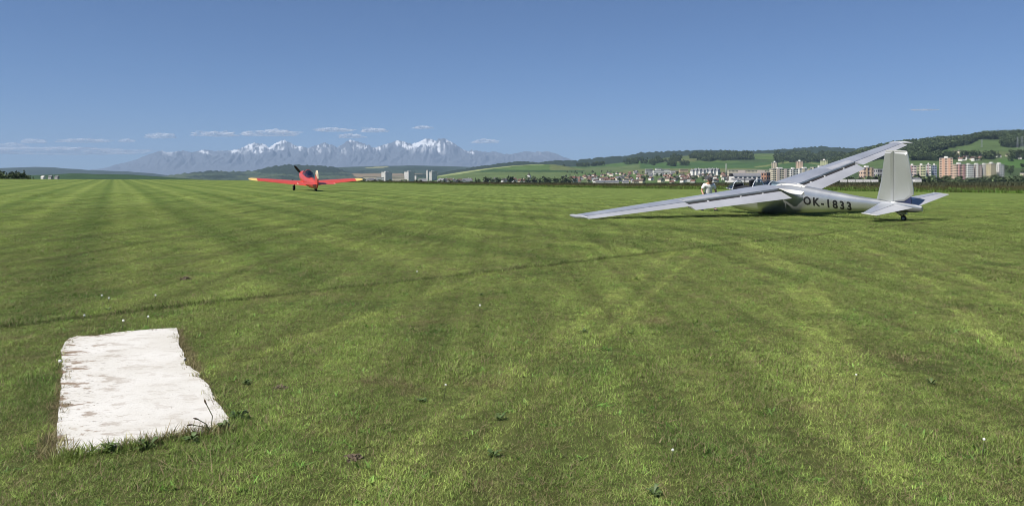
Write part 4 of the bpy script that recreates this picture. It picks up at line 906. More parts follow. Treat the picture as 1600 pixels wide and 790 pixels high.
# ------------------------------------------------------------------ red tow plane
def tow_plane():
    MR = pmat('red_paint', (.48, .06, .04), .42, var=.10, coat=.2); MY = pmat('yellow_paint', (.72, .50, .16), .4, var=.06); MC = pmat('cream_paint', (.72, .60, .42), .45); MD = glass('dark_canopy', (.35, .42, .5), .3)
    x, y = -16.15, 64.2; z = tz(800 + F * x / y, y) + .0
    root = empty('tow_plane'); tag(root, 'red low wing propeller plane with yellow wing tips seen from behind', 'aeroplane')
    psi, th = .43, math.radians(8.5); f = Vector((-math.sin(psi) * math.cos(th), math.cos(psi) * math.cos(th), math.sin(th))); l = Vector((-math.cos(psi), -math.sin(psi), 0)); u = f.cross(l)
    # body frame: nose X 0, tail wheel at (-7.15, 0, -.50); front wheels at (-1.75, +-.93, -1.45)
    root.matrix_world = Matrix.Translation((x, y, z)) @ Matrix((f, l, u)).transposed().to_4x4() @ Matrix.Translation((7.15, 0, .38))
    S = [(.0, .12, -.12, .12), (-.06, .30, -.30, .27), (-.5, .42, -.40, .33), (-1.3, .50, -.54, .42), (-2.2, .52, -.56, .42), (-3.2, .52, -.54, .42), (-4.2, .47, -.48, .38), (-5.2, .42, -.42, .33), (-6.2, .34, -.32, .22), (-7.0, .28, -.22, .12), (-7.4, .2, -.14, .05)]
    sec = [[(X, hw * math.cos(a), (t + b) / 2 + (t - b) / 2 * math.sin(a)) for a in np.linspace(0, 2 * math.pi, 20, endpoint=False)] for X, t, b, hw in S]
    v, fs = loft(sec); o = mesh_obj('fuselage', v, fs, MR, root, smooth=True); fix_normals(o); autosmooth(o, 50)
    for sg in (1, -1):
        def st(Y):
            t = (Y - .3) / 4.6; return (sg * Y, -1.75 - .42 * t, 2.2 - 1.1 * t, -.42 + .40 * t)
        w = panel('wing', MR, root, [st(.25), st(2.2), st(4.22)], 0, 1, .14, .02)
        a = st(4.22); tip = panel('wing_tip', MY, w, [a, st(4.6), (sg * 4.88, -2.45, .58, -.01)], 0, 1, .12, .02)
        panel('aileron', MR, w, [(s[0], s[1] - .006, s[2], s[3] + .012) for s in (st(2.3), st(3.93))], .78, .995, .15, .02, n=5)
        h = panel('tailplane', MR, root, [(sg * .05, -6.45, 1.05, .24), (sg * 1.0, -6.62, .85, .24), (sg * 1.48, -6.85, .52, .24)], 0, 1, .09, 0)
        MB().tube((-6.8, sg * 1.50, .24), (-7.35, sg * 1.50, .24), .03, .02, 8).build('tip_rail', MC, h, True)
        wh = mesh_obj('main_wheel', *wheel_mesh(.22, .2), M_RUB, root, smooth=True); wh.location = (-1.75, sg * .95, -.93)
        MB().tube((0, -.085, 0), (0, .085, 0), .1, .1, 12).build('rim', MC, wh)
        MB().tube((-1.95, sg * .93, -.40), (-1.76, sg * .93, -.9), .06, .04, 8).build('gear_leg', M_DARK, root)
    def plate(name, mat, out, h, par):
        n = len(out); vs = [(X, s * h, Z) for s in (1, -1) for X, Z in out]; fs = [tuple(range(n)), tuple(range(2*n-1, n-1, -1))] + [(i, n + i, n + (i+1) % n, (i+1) % n) for i in range(n)]
        o = mesh_obj(name, vs, fs, mat, par); return fix_normals(o)
    fn = plate('fin', MR, [(-6.35, .2), (-6.78, .95), (-7.0, 1.0), (-7.02, .1)], .045, root)
    rd = plate('rudder', MR, [(-7.03, .98), (-7.05, -.1), (-7.5, -.02), (-7.72, .3), (-7.68, .72)], .05, root)
    plate('rudder_top', MC, [(-6.80, .99), (-6.95, 1.30), (-7.2, 1.36), (-7.5, 1.12), (-7.675, .74), (-7.03, .995)], .052, rd)
    # canopy, propeller, tail wheel
    rows = [[(X, hw * math.cos(a), .40 + (zt - .40) * math.sin(a)) for a in np.linspace(0, math.pi, 11)] for X, zt, hw in ((-2.1, .52, .32), (-2.5, .76, .35), (-3.1, .86, .36), (-3.8, .82, .36), (-4.4, .68, .31), (-4.9, .45, .2))]
    v, fs = loft(rows, closed=False, cap=False); cn = mesh_obj('canopy', v, fs, MD, root, smooth=True)
    for i in (1, 2, 3): MB().path(rows[i], .018, 6).build('canopy_frame', MR if i == 2 else M_DARK, cn)
    for hx in (-2.95, -3.75): o = MB().box(hx - .1, hx, -.17, .17, .40, .78).build('headrest', M_HEAD, root)
    MB().tube((.0, 0, 0), (.28, 0, 0), .15, .02, 14).build('spinner', M_DARK, root, True)
    ang = math.radians(40)
    for s in (1, -1):
        d = Vector((0, math.sin(ang) * s * 1, math.cos(ang) * s)); e = Vector((.35, d.z * -.9, d.y * .9)); rws = []
        for r_, w_ in ((.06, .07), (.35, .11), (.7, .115), (.92, .10), (1.03, .04)):
            c = Vector((.12, 0, 0)) + d * r_; q = d.cross(Vector((1, 0, 0))).normalized(); q = (q * .9 + Vector((.43, 0, 0))).normalized(); k = d.cross(q).normalized()
            rws.append([c + q * w_, c + k * .018, c - q * w_, c - k * .018])
        v, fs = loft(rws); o = mesh_obj('propeller_blade', v, fs, M_DARK, root); fix_normals(o)
    wh = mesh_obj('tail_wheel', *wheel_mesh(.12, .09), M_RUB, root, smooth=True); wh.location = (-7.15, 0, -.26)
    MB().tube((-6.95, 0, -.1), (-7.15, 0, -.26), .03, .025, 8).build('tail_strut', M_DARK, root)
    MB().box(-1.2, -.15, -.355, .355, -.12, -.09).build('cowl_line', M_DARK, root)
    for s in (1, -1): MB().tube((-.95, s * .2, -.45), (-1.35, s * .24, -.62), .045, .045, 8).build('exhaust_pipe', M_DARK, root)
tow_plane()

# ------------------------------------------------------------------ person beside the cockpit, knees bent and leaning forward
def skin_body(name, verts, edges, radii, mat, parent, root_i=0, sub=2):
    me = bpy.data.meshes.new(name); me.from_pydata(verts, edges, []); o = bpy.data.objects.new(name, me); COL.objects.link(o)
    md = o.modifiers.new('skin', 'SKIN'); md.use_smooth_shade = True
    for i, r in enumerate(radii): me.skin_vertices[0].data[i].radius = (r, r) if not isinstance(r, tuple) else r
    me.skin_vertices[0].data[root_i].use_root = True
    s = o.modifiers.new('sub', 'SUBSURF'); s.levels = s.render_levels = sub
    dg = bpy.context.evaluated_depsgraph_get(); m2 = bpy.data.meshes.new_from_object(o.evaluated_get(dg)); bpy.data.objects.remove(o)
    m2.name = name; m2.materials.clear(); m2.materials.append(mat); m2.polygons.foreach_set('use_smooth', [True] * len(m2.polygons))
    return link(bpy.data.objects.new(name, m2), parent)
def person():
    D = 31.6; x = (1107.5 - 800) / F * D; root = empty('person', (x, D, 0), math.radians(4)); tag(root, 'person in white t-shirt and dark cap bending beside the glider cockpit', 'person')
    SK = pmat('skin', (.42, .24, .16), .5, var=.08); SH = pmat('white_cotton', (.80, .79, .77), .85, var=.05, scale=9); TR = pmat('dark_trousers', (.02, .022, .028), .8); CP = pmat('dark_cap', (.02, .018, .02), .8); HA = pmat('dark_hair', (.02, .014, .01), .6); GL = pmat('sunglass_lens', (.01, .01, .012), .15)
    # faces the camera (-Y), knees bent, hands towards the thighs
    V = [(0, .10, .62), (0, .06, .82), (0, -.02, 1.00), (0, -.06, 1.10), (0, -.085, 1.17),                       # 0-4 spine to neck
         (.11, .09, .60), (.24, -.16, .46), (.27, .06, .10), (.29, -.10, .045),                                 # 5-8 leg
         (-.11, .09, .60), (-.24, -.16, .46), (-.27, .06, .10), (-.29, -.10, .045),                             # 9-12 leg
         (.19, -.02, 1.06), (.29, .02, .84), (.27, -.14, .66), (.26, -.20, .60),                                # 13-16 arm
         (-.19, -.02, 1.06), (-.29, .02, .84), (-.27, -.14, .66), (-.26, -.20, .60)]                            # 17-20 arm
    E = [(0,1),(1,2),(2,3),(3,4),(0,5),(5,6),(6,7),(7,8),(0,9),(9,10),(10,11),(11,12),(3,13),(13,14),(14,15),(15,16),(3,17),(17,18),(18,19),(19,20)]
    R_ = [.13,.12,.14,.10,.055,.085,.065,.04,.04,.085,.065,.04,.04,.065,.045,.032,.035,.065,.045,.032,.035]
    body = skin_body('body', V, E, R_, SK, root)
    shirt = skin_body('shirt', [(0, .10, .64), (0, .06, .80), (0, -.01, .97), (0, -.05, 1.07), (0, -.075, 1.12), (.185, -.02, 1.05), (.27, .01, .89), (-.185, -.02, 1.05), (-.27, .01, .89)], [(0,1),(1,2),(2,3),(3,4),(3,5),(5,6),(3,7),(7,8)], [(.17,.15),(.165,.145),(.18,.155),(.14,.12),.075,.09,.078,.09,.078], SH, root)
    skin_body('trousers', [(0, .11, .60), (.11, .09, .59), (.24, -.16, .46), (.27, .06, .12), (-.11, .09, .59), (-.24, -.16, .46), (-.27, .06, .12)], [(0,1),(1,2),(2,3),(0,4),(4,5),(5,6)], [.155,.105,.088,.068,.105,.088,.068], TR, root)
    for s in (1, -1):
        skin_body('shoe', [(.27*s, .09, .05), (.28*s, -.03, .05), (.295*s, -.15, .038)], [(0,1),(1,2)], [.05,.05,.042], TR, root)
        for k in range(5):   # hand: fingers resting on the thigh
            a = (k - 1.5) * .018 if k < 4 else -.045; L_ = (.055, .062, .058, .045, .04)[k]; bx = .26 * s + (a if k < 4 else a) * s; by = -.215
            skin_body('finger', [(bx, by + .02, .595), (bx + .004 * s * (k - 1.5), by - L_ * .55, .575), (bx + .006 * s * (k - 1.5), by - L_ * .8, .575 - L_ * .55)], [(0,1),(1,2)], [.0105,.0095,.008], SK, body, 0, 1)
    # head
    bm = bmesh.new(); bmesh.ops.create_uvsphere(bm, u_segments=24, v_segments=18, radius=1)
    for v in bm.verts:
        c = v.co; z = c.z; w = 1 - .22 * max(0, -z) ** 1.4; yy = c.y * .098; 
        if c.y < 0: yy *= 1 - .10 * max(0, z) ; 
        X_, Y_, Z_ = c.x * .076 * w, yy * (1 - .12 * max(0, -z)), z * .118
        if c.y < -.75 and abs(c.x) < .22 and -.35 < z < .12: Y_ -= .022 * (1 - abs(c.x) / .22) * (1 - (z + .35) / .6)      # nose
        if c.y < -.55 and .05 < z < .3 and .2 < abs(c.x) < .6: Y_ += .008                                                  # eye sockets
        if c.y < -.7 and abs(c.x) < .35 and -.62 < z < -.45: Y_ -= .006                                                    # lips
        v.co = Vector((X_, Y_, Z_))
    me = bpy.data.meshes.new('head'); bm.to_mesh(me); bm.free(); me.materials.append(SK); me.polygons.foreach_set('use_smooth', [True] * len(me.polygons))
    hd = link(bpy.data.objects.new('head', me), root); hd.scale = (1.15, 1.15, 1.15); hd.location = (.005, -.115, 1.24); hd.rotation_euler = (math.radians(16), 0, math.radians(-12))
    for s in (1, -1):
        bm = bmesh.new(); bmesh.ops.create_uvsphere(bm, u_segments=10, v_segments=8, radius=1); me = bpy.data.meshes.new('ear'); bmesh.ops.scale(bm, vec=(.012, .02, .032), verts=bm.verts); bm.to_mesh(me); bm.free(); me.materials.append(SK)
        e = link(bpy.data.objects.new('ear', me), hd); e.location = (.078 * s, .01, -.005)
        MB().box(.014 * s if s > 0 else -.062, .062 if s > 0 else -.014, -.104, -.088, .0, .036).build('sunglass_lens', GL, hd)
    # cap with a peak, hair under it
    def dome(name, mat, rx, ry, rz, zmin, z0, par):
        bm = bmesh.new(); bmesh.ops.create_uvsphere(bm, u_segments=20, v_segments=14, radius=1); bmesh.ops.bisect_plane(bm, geom=bm.verts[:] + bm.edges[:] + bm.faces[:], plane_co=(0, 0, zmin), plane_no=(0, 0, -1), clear_outer=True)
        bmesh.ops.scale(bm, vec=(rx, ry, rz), verts=bm.verts); me = bpy.data.meshes.new(name); bm.to_mesh(me); bm.free(); me.materials.append(mat); me.polygons.foreach_set('use_smooth', [True] * len(me.polygons)); o = link(bpy.data.objects.new(name, me), par); o.location = (0, 0, z0); return o
    cp = dome('cap', CP, .084, .106, .098, .25, .022, hd); hr = dome('hair', HA, .080, .102, .108, -.1, .008, hd); hr.location.y = .012
    v = []; n = 9
    for dz in (0, -.006): v += [(.062 * math.cos(a), -.085 - .075 * math.sin(a), .050 - .018 * math.sin(a) + dz) for a in np.linspace(0, math.pi, n)]
    mesh_obj('cap_peak', v, [tuple(range(n)), tuple(range(2*n-1, n-1, -1))] + [(i, n+i, n+i+1, i+1) for i in range(n-1)] + [(n-1, 2*n-1, n, 0)], CP, cp).location = (0, 0, -.022)
person()

# ------------------------------------------------------------------ trees
M_BARK = pmat('bark', (.06, .045, .03), .9)
def leaf_mat(name, col):
    m, N, L, b = new_mat(name)
    at = N.new('ShaderNodeAttribute'); at.attribute_name = 'sh'; oi = N.new('ShaderNodeObjectInfo')
    a = N.new('ShaderNodeMath'); a.operation = 'MULTIPLY_ADD'; L.new(at.outputs['Fac'], a.inputs[0]); a.inputs[1].default_value = .9; a.inputs[2].default_value = .5
    c = N.new('ShaderNodeMath'); c.operation = 'MULTIPLY_ADD'; L.new(oi.outputs['Random'], c.inputs[0]); c.inputs[1].default_value = .6; c.inputs[2].default_value = .7
    d = N.new('ShaderNodeMath'); d.operation = 'MULTIPLY'; L.new(a.outputs[0], d.inputs[0]); L.new(c.outputs[0], d.inputs[1])
    v = N.new('ShaderNodeVectorMath'); v.operation = 'SCALE'; v.inputs[0].default_value = col; L.new(d.outputs[0], v.inputs['Scale']); L.new(v.outputs[0], b.inputs['Base Color']); b.inputs['Roughness'].default_value = .75; b.inputs['Specular IOR Level'].default_value = .2
    return m
M_DEC = leaf_mat('broadleaf_foliage', (.082, .114, .048)); M_CON = leaf_mat('conifer_foliage', (.055, .082, .045))
def crown_mesh(kind, seed, n=170):
    """foliage clumps for a tree of height 1"""
    r = random.Random(seed); vs = []; fs = []; at = []
    def clump(c, s):
        o = len(vs); d = Vector((r.gauss(0, 1), r.gauss(0, 1), r.gauss(0, 1))).normalized(); p = d.orthogonal().normalized(); q = d.cross(p); sh = r.random()
        k = 5
        for i in range(k):
            t = 6.283 * i / k; rr = s * r.uniform(.6, 1.2); x = Vector(c) + p * (rr * math.cos(t)) + q * (rr * math.sin(t)) + d * r.uniform(-.3, .3) * s; vs.append(tuple(x)); at.append(sh)
        fs.append(tuple(range(o, o + k)))
    if kind == 'broad':
        lobes = [(r.uniform(-.16, .16), r.uniform(-.16, .16), r.uniform(.40, .80), r.uniform(.15, .24)) for _ in range(7)]
        for _ in range(n):
            lx, ly, lz, lr = r.choice(lobes); d = Vector((r.gauss(0, 1), r.gauss(0, 1), r.gauss(0, 1))).normalized() * lr * r.uniform(.5, 1.05)
            clump((lx + d.x, ly + d.y, max(.14, lz + d.z * .9)), r.uniform(.04, .08))
    else:
        for _ in range(n):
            z = .08 + .9 * r.random() ** 1.2; rad = .20 * (1 - z) ** .85 + .012; a = r.uniform(0, 6.283); q = rad * r.uniform(.4, 1.15)
            clump((q * math.cos(a), q * math.sin(a), z - .05 * q / rad), .022 + .04 * (1 - z))
    me = bpy.data.meshes.new('crown'); me.from_pydata(vs, [], fs); me.materials.append(M_DEC if kind == 'broad' else M_CON)
    x = me.attributes.new('sh', 'FLOAT', 'POINT'); x.data.foreach_set('value', at); me.update(); return me
CROWNS = [crown_mesh('broad', 10 + k) for k in range(5)] + [crown_mesh('cone', 30 + k, 130) for k in range(3)]
def trunk_mesh(top):
    mb = MB(); mb.tube((0, 0, -.05), (.004, 0, .25), .028, .02, 7).tube((.004, 0, .25), (0, .01, top), .02, .008, 7)
    if top < .7:
        for a in (.4, 2.3, 4.4): mb.tube((.003, 0, .25), (.15 * math.cos(a), .15 * math.sin(a), .55), .013, .005, 5)
    me = bpy.data.meshes.new('trunk'); me.from_pydata(mb.v, [], mb.f); me.materials.append(M_BARK); return me
TRUNKS = [trunk_mesh(.6), trunk_mesh(.9)]
TREES = []
def tree(u, D, h, kind, zone, wide=1.0):
    t = empty('tree', P(u, D), rnd.uniform(0, 6.28)); t.scale = (h * wide, h * wide, h)
    con = kind == 'cone'; k = rnd.randrange(5, 8) if con else rnd.randrange(5)
    link(bpy.data.objects.new('trunk', TRUNKS[con]), t); link(bpy.data.objects.new('crown', CROWNS[k]), t)
    TREES.append((u, t, 'conifer' if con else 'broadleaf', zone)); return t
# tree line at the far edge of the field on one side
for k in range(17):
    u = -30 + k * 5.2 + rnd.uniform(-2, 2); tree(u, 430 + rnd.uniform(0, 60), (rnd.uniform(6.8, 9) if u < 40 else rnd.uniform(4.6, 6)) * (1.25 if k in (5, 13) else 1), 'cone' if rnd.random() < .55 else 'broad', 'in the dark tree line by the white shed', 1.25)
for k in range(10):
    tree(-25 + k * 7.5 + rnd.uniform(-2, 2), 330 + rnd.uniform(0, 30), rnd.uniform(2.2, 3.6), 'broad', 'among the low bushes before the dark tree line', 1.9)
# hedgerow before the village
for k in range(44):
    u = 560 + k * 7.9 + rnd.uniform(-3.5, 3.5); D = 1250 + rnd.uniform(-60, 250); big = 740 < u < 900
    tree(u, D, rnd.uniform(14, 21) if big else rnd.uniform(10, 14), 'cone' if (big and rnd.random() < .35) else 'broad', 'in the hedgerow below the village', 1.2)
for k in range(14): tree(400 + k * 12 + rnd.uniform(-4, 4), 900 + rnd.uniform(0, 200), rnd.uniform(9, 12), 'broad', 'in the thin hedge behind the red plane', 1.4)
# trees through the town
for k in range(105):
    u = rnd.uniform(884, 1210); v = rnd.uniform(269, 287); tree(u, hit(u, v, 700), rnd.uniform(9, 14), 'cone' if rnd.random() < .25 else 'broad', 'between the houses of the far town', 1.15)
for k in range(60):
    u = 1300 + k * 5.1 + rnd.uniform(-3, 3); tree(u, 1050 + rnd.uniform(-90, 150), rnd.uniform(12, 20), 'broad', 'in the belt of trees below the apartment blocks', 1.35)
for k in range(34):
    u = rnd.uniform(1485, 1600); v = rnd.uniform(239, 252); tree(u, hit(u, v, 900), rnd.uniform(8, 12), 'broad', 'among the houses on the wooded hill', 1.2)
for k in range(20):
    u = rnd.uniform(1560, 1640); v = rnd.uniform(263, 276); tree(u, hit(u, v, 700), rnd.uniform(11, 16), 'broad', 'in the grove below the bright green field', 1.3)
byz = {}
for u, t, k, z in sorted(TREES, key=lambda q: q[0]):
    byz[z, k] = byz.get((z, k), 0) + 1
    tag(t, '%s %s, %s from the left' % ('dark conifer' if k == 'conifer' else 'broadleaf tree', z, ordinal(byz[z, k])), 'tree', 'trees ' + z)
def build_forest():
    pts = []
    def sample(n, u0, u1, d0, d1):
        u = rng.uniform(u0, u1, n); D = np.sqrt(rng.uniform(d0 * d0, d1 * d1, n)); z, who, tt = terrain(u, D); m = forest_mask(u, D, z, who, tt)
        return np.stack([(u - 800) / F * D, D, z], 1)[m]
    a = np.vstack([sample(40000, 1290, 1760, 1500, 3000), sample(24000, 880, 1430, 2400, 4450)])
    n = len(a); s = rng.uniform(13, 25, n); w = s * rng.uniform(.9, 1.4, n)
    A = [bpy.data.objects.new('k', c) for c in CROWNS]
    scatter('forest', a, np.stack([np.zeros(n), np.zeros(n), rng.uniform(0, 6.28, n)], 1), np.stack([w, w, s], 1), rng.choice(8, n, p=[.09]*5 + [.19, .18, .18]), A, 'dark mixed woods covering the hilltops behind the town', 'forest')
build_forest()

# ------------------------------------------------------------------ town
WALLS = [pmat('wall_' + n, c, .85, var=.06, scale=.3) for n, c in (('white', (.72, .70, .66)), ('cream', (.62, .55, .42)), ('grey', (.40, .39, .38)), ('ochre', (.52, .40, .26)), ('pink', (.60, .50, .45)))]
ROOFS = {'red': pmat('red_tiles', (.15, .075, .055), .85, var=.2, scale=.8), 'brown': pmat('brown_tiles', (.095, .065, .052), .85, var=.2, scale=.8), 'grey': pmat('grey_sheet_roof', (.17, .17, .18), .6, var=.15, scale=.5), 'dark': pmat('dark_roof', (.06, .055, .055), .8, var=.2)}
M_WIN = pmat('window_glass', (.03, .035, .045), .15, var=.2)
HM = {}
def house_mesh(shape, wall, roof):
    k = (shape, wall, roof)
    if k in HM: return HM[k]
    w, d, h, rh = [(9, 8, 4.0, 3.6), (11, 9, 5.6, 3.4), (13, 8.5, 4.2, 4.2), (8, 8, 6.2, 2.8)][shape]
    mb = MB(); mb.box(-w/2, w/2, -d/2, d/2, -2, h, 0)
    ym = 0; vs = [(-w/2, -d/2, h), (-w/2, d/2, h), (-w/2, 0, h + rh), (w/2, -d/2, h), (w/2, d/2, h), (w/2, 0, h + rh)]; mb.add(vs, [(0, 2, 1), (3, 4, 5)], 0)
    mb.gable(-w/2, w/2, -d/2, d/2, h + .05, h + rh + .12, .45, 1, 1)
    mb.box(w * .18, w * .18 + .7, .3, 1.0, h + rh * .5, h + rh + .9, 0)
    for sx in (-.3, .05, .32):
        for zz in ((.9, 2.2),) if h < 5 else ((.9, 2.2), (3.5, 4.8)): mb.box(w * sx - .55, w * sx + .55, -d/2 - .04, -d/2 + .02, zz[0], zz[1], 2)
    for sy in (-.22, .2): mb.box(-w/2 - .04, -w/2 + .02, d * sy - .5, d * sy + .5, .9, 2.2, 2); mb.box(-w/2 - .04, -w/2 + .02, -.45, .45, h + .5, h + 1.6, 2)
    me = bpy.data.meshes.new('house'); me.from_pydata(mb.v, [], mb.f)
    for m in (WALLS[wall], ROOFS[roof], M_WIN): me.materials.append(m)
    me.polygons.foreach_set('material_index', mb.m); me.update(); HM[k] = me; return me
HOUSES = []
def house(u, D, zone, roof=None, wall=None, s=1.0):
    roof = roof or rnd.choice(['red', 'brown', 'brown', 'grey', 'red', 'dark']); wall = rnd.choice([0, 0, 0, 1, 1, 2, 3]) if wall is None else wall
    o = link(bpy.data.objects.new('house', house_mesh(rnd.randrange(4), wall, roof))); o.location = P(u, D); s *= rnd.uniform(.85, 1.15); o.scale = (s, s, s)
    o.rotation_euler = (0, 0, rnd.choice([0, 1.57]) + rnd.gauss(.5, .25)); HOUSES.append((u, o, roof, wall, zone)); return o
tries = 0; used = []
while len(used) < 185 and tries < 4000:
    tries += 1; u = rnd.uniform(884, 1205); top = np.interp(u, [884, 940, 1000, 1050, 1130, 1205], [282, 273, 270, 270, 273, 272]); v = rnd.uniform(top, 287)
    D = hit(u, v, 700); x = (u - 800) / F * D
    if all((x - a) ** 2 + ((D - b) * .6) ** 2 > 150 for a, b in used): used.append((x, D)); house(u, D, 'in the far town')
for k in range(34):
    u = rnd.uniform(1490, 1604); v = rnd.uniform(239.5, 251); D = hit(u, v, 900); x = (u - 800) / F * D
    if all((x - a) ** 2 + ((D - b) * .6) ** 2 > 200 for a, b in used): used.append((x, D)); house(u, D, 'on the wooded hillside', wall=rnd.choice([0, 0, 1]))
for u, roof, wall in ((703, 'brown', 0), (709, 'grey', 0), (714, 'dark', 2), (719, 'brown', 2), (724, 'grey', 0), (730, 'grey', 0), (734, 'brown', 0), (759, 'grey', 0), (774, 'dark', 2), (789, 'dark', 0), (803, 'red', 0), (814, 'red', 1), (819, 'red', 0), (835, 'brown', 1), (884, 'red', 3), (890, 'red', 4), (896, 'red', 0), (881, 'dark', 0), (655, 'dark', 0), (660, 'grey', 0), (690, 'grey', 0), (696, 'dark', 0), (580, 'grey', 1), (586, 'dark', 0)):
    house(u, 1640 + rnd.uniform(-40, 120), 'in the village row', roof, wall, 1.25).location.z += 4.5
for u in (1082, 1087.5, 1093, 1098.5, 1104, 1109.5, 1115, 1121):
    o = house(u, 2250, 'in the row of tall gables', 'grey', 0, 1.1); o.scale.z *= 1.75; o.rotation_euler = (0, 0, 2.1); o.location.z = float(zv(272.5, 2250))
cnt = {}
wn_ = ('white', 'cream', 'grey', 'ochre', 'pink')
for u, o, roof, wall, zone in sorted(HOUSES, key=lambda q: q[0]):
    k = (roof, wall, zone); cnt[k] = cnt.get(k, 0) + 1
    tag(o, '%s house with %s roof %s, %s from the left' % (wn_[wall], roof, zone, ordinal(cnt[k])), 'house', 'houses ' + zone)
def flats(u0, u1, vt, D, depth, wall, floors, yaw, label, accent=None, vb=None, roofbox=True):
    """apartment block: walls, roof edge, stair head, panel bands and rows of windows"""
    um = (u0 + u1) / 2; wid = (u1 - u0) / F * D; c, s = abs(math.cos(yaw)), abs(math.sin(yaw)); W = max(4, (wid - depth * s) / c); base = tz(um, D) - 3 if vb is None else float(zv(vb, D)); H = float(zv(vt, D)) - base
    t = empty('apartment_block', (P(um, D).x, D, base), yaw); tag(t, label, 'building')
    x0, x1, y0, y1 = -W/2, W/2, -depth/2, depth/2
    MB().box(x0, x1, y0, y1, -6, H).build('wall', wall, t)
    mb = MB(); mb.box(x0 - .25, x1 + .25, y0 - .25, y1 + .25, H + .005, H + .7); mb.build('roof_edge', WALLS[2], t)
    if roofbox: MB().box(x0 * .3, x1 * .25, y0 * .5, y1 * .4, H + .7, H + 3.4).build('stair_head', WALLS[0], t)
    fh = H / floors; win = MB(); band = MB()
    for k in range(floors):
        z0 = k * fh + fh * .36; z1 = z0 + fh * .46
        n = max(2, int(W / 3.4))
        for i in range(n):
            xc = x0 + W * (i + .5) / n; hw = .36 * W / n
            for yy, e in ((y0, -.06), (y1, .06)): win.box(xc - hw, xc + hw, min(yy, yy + e), max(yy, yy + e), z0, z1)
        m = max(1, int(depth / 4.2))
        for i in range(m):
            yc = y0 + depth * (i + .5) / m; hw = .26 * depth / m
            for xx, e in ((x0, -.06), (x1, .06)): win.box(min(xx, xx + e), max(xx, xx + e), yc - hw, yc + hw, z0, z1)
    o = win.build('window_rows', M_WIN, t); o['kind'] = 'stuff'
    if accent is not None:
        for i in range(2 if W > 18 else 1):
            xc = x0 + W * (.3 + .45 * i); MB().box(xc - W * .085, xc + W * .085, y0 - .9, y0 + .05, fh * .3, H - .2).build('balcony_tower', accent, t)
    return t
PEACH = pmat('wall_peach', (.60, .45, .34), .85, var=.05); ORNG = pmat('wall_orange', (.58, .36, .25), .85, var=.05); LIME = pmat('wall_lime', (.48, .50, .30), .85, var=.05); BLUE = pmat('wall_blue_grey', (.22, .25, .33), .85, var=.05); ROSE = pmat('wall_rose', (.48, .28, .27), .85, var=.05); YELL = pmat('wall_yellow', (.60, .52, .34), .85, var=.05); SAND = pmat('wall_sand', (.60, .52, .40), .85, var=.05); BRICK = pmat('wall_brick', (.36, .20, .13), .85, var=.1)
Wt, Cr, Gy, Oc, Pk = WALLS
Y45 = math.radians(38)
flats(596.5, 612, 269, 2950, 36, Wt, 12, math.radians(-35), 'first of three grey and white tower blocks, beside the red plane wing'); flats(632, 647.5, 268.6, 2950, 34, Wt, 12, math.radians(-35), 'middle one of the three tower blocks behind the red plane'); flats(671, 682.5, 268.4, 2900, 30, Wt, 12, math.radians(-35), 'third tower block, standing next to a slim white one'); flats(666, 670, 266, 2980, 6, Wt, 12, math.radians(-40), 'slim white tower joined to the third tower block', roofbox=False)
flats(568, 590, 275.5, 2700, 12, SAND, 5, .1, 'long low beige block left of the first tower', roofbox=False); flats(588, 600, 277, 2650, 10, Wt, 4, .15, 'low white block at the foot of the first tower', roofbox=False); flats(612.5, 632, 275, 2900, 12, Cr, 6, .12, 'cream slab block between the first two towers', roofbox=False); flats(648, 652, 274, 2850, 8, Wt, 6, -.4, 'narrow white block at the foot of the middle tower', roofbox=False); flats(571, 596, 279.5, 2500, 12, Wt, 3, .05, 'low white hall before the beige block', roofbox=False)
for k, (u0, u1, vt, vb, w) in enumerate([(1020, 1037, 266.5, 271.5, Wt), (1031, 1046, 264.5, 268.5, Wt), (1008, 1020, 264.3, 267.5, Gy), (1046, 1058, 267, 270.5, Wt), (1061, 1075, 264.6, 267.5, Oc), (1024, 1034, 263.2, 266, Wt)]):
    flats(u0, u1, vt, 2350 + 60 * k, 14, w, 3, .15, ('long white building above the far town roofs', 'white building at the top of the far town, behind the long one', 'grey building, leftmost at the top of the far town', 'low white building right of the long one above the town', 'ochre building, rightmost at the top of the far town', 'small white building standing highest in the far town')[k], vb=vb + 3, roofbox=False)
flats(1137, 1205, 266, 2000, 13, Cr, 4, .05, 'very long low cream block above the grey vaulted hall', Pk, roofbox=False)
flats(1203, 1233, 264, 1560, 13, Cr, 8, .22, 'cream panel block at the near end of the long row of flats', Pk); flats(1231, 1246, 264.5, 1600, 13, Wt, 8, .22, 'white panel block, second in the long row of flats', Gy); flats(1245, 1268, 263.5, 1620, 13, Wt, 8, .22, 'white and cream panel block, third in the long row of flats', Cr); flats(1266, 1300, 261.5, 1640, 13, Cr, 8, .22, 'cream panel block half hidden by the glider wing', Wt)
flats(1205, 1216, 254, 1800, 12, SAND, 12, -.5, 'sand coloured tower behind the near end of the flats', vb=272); flats(1243, 1256, 252.3, 1820, 13, PEACH, 12, -.5, 'peach tower rising behind the middle of the flats', vb=272); flats(1281, 1294.5, 250.8, 1850, 13, LIME, 12, -.5, 'pale green tower peeping over the glider wing', vb=272)
flats(1344, 1363, 262, 1370, 14, PEACH, 5, .2, 'peach block seen between glider wing and fin', Oc); flats(1366, 1380, 264.5, 1390, 12, Gy, 4, .2, 'small pale grey block close to the glider fin', roofbox=False)
flats(1418, 1432, 259, 1420, 12, Pk, 7, -.35, 'pink block just right of the glider fin', ROSE); flats(1432.5, 1446, 258.6, 1430, 12, LIME, 7, -.35, 'lime green block beside the pink one', SAND); flats(1446, 1455, 257.5, 1440, 12, Wt, 7, -.35, 'white block between the green and the dark block', ROSE); flats(1455, 1464, 258.5, 1450, 12, BLUE, 7, -.35, 'dark blue grey block left of the orange tower')
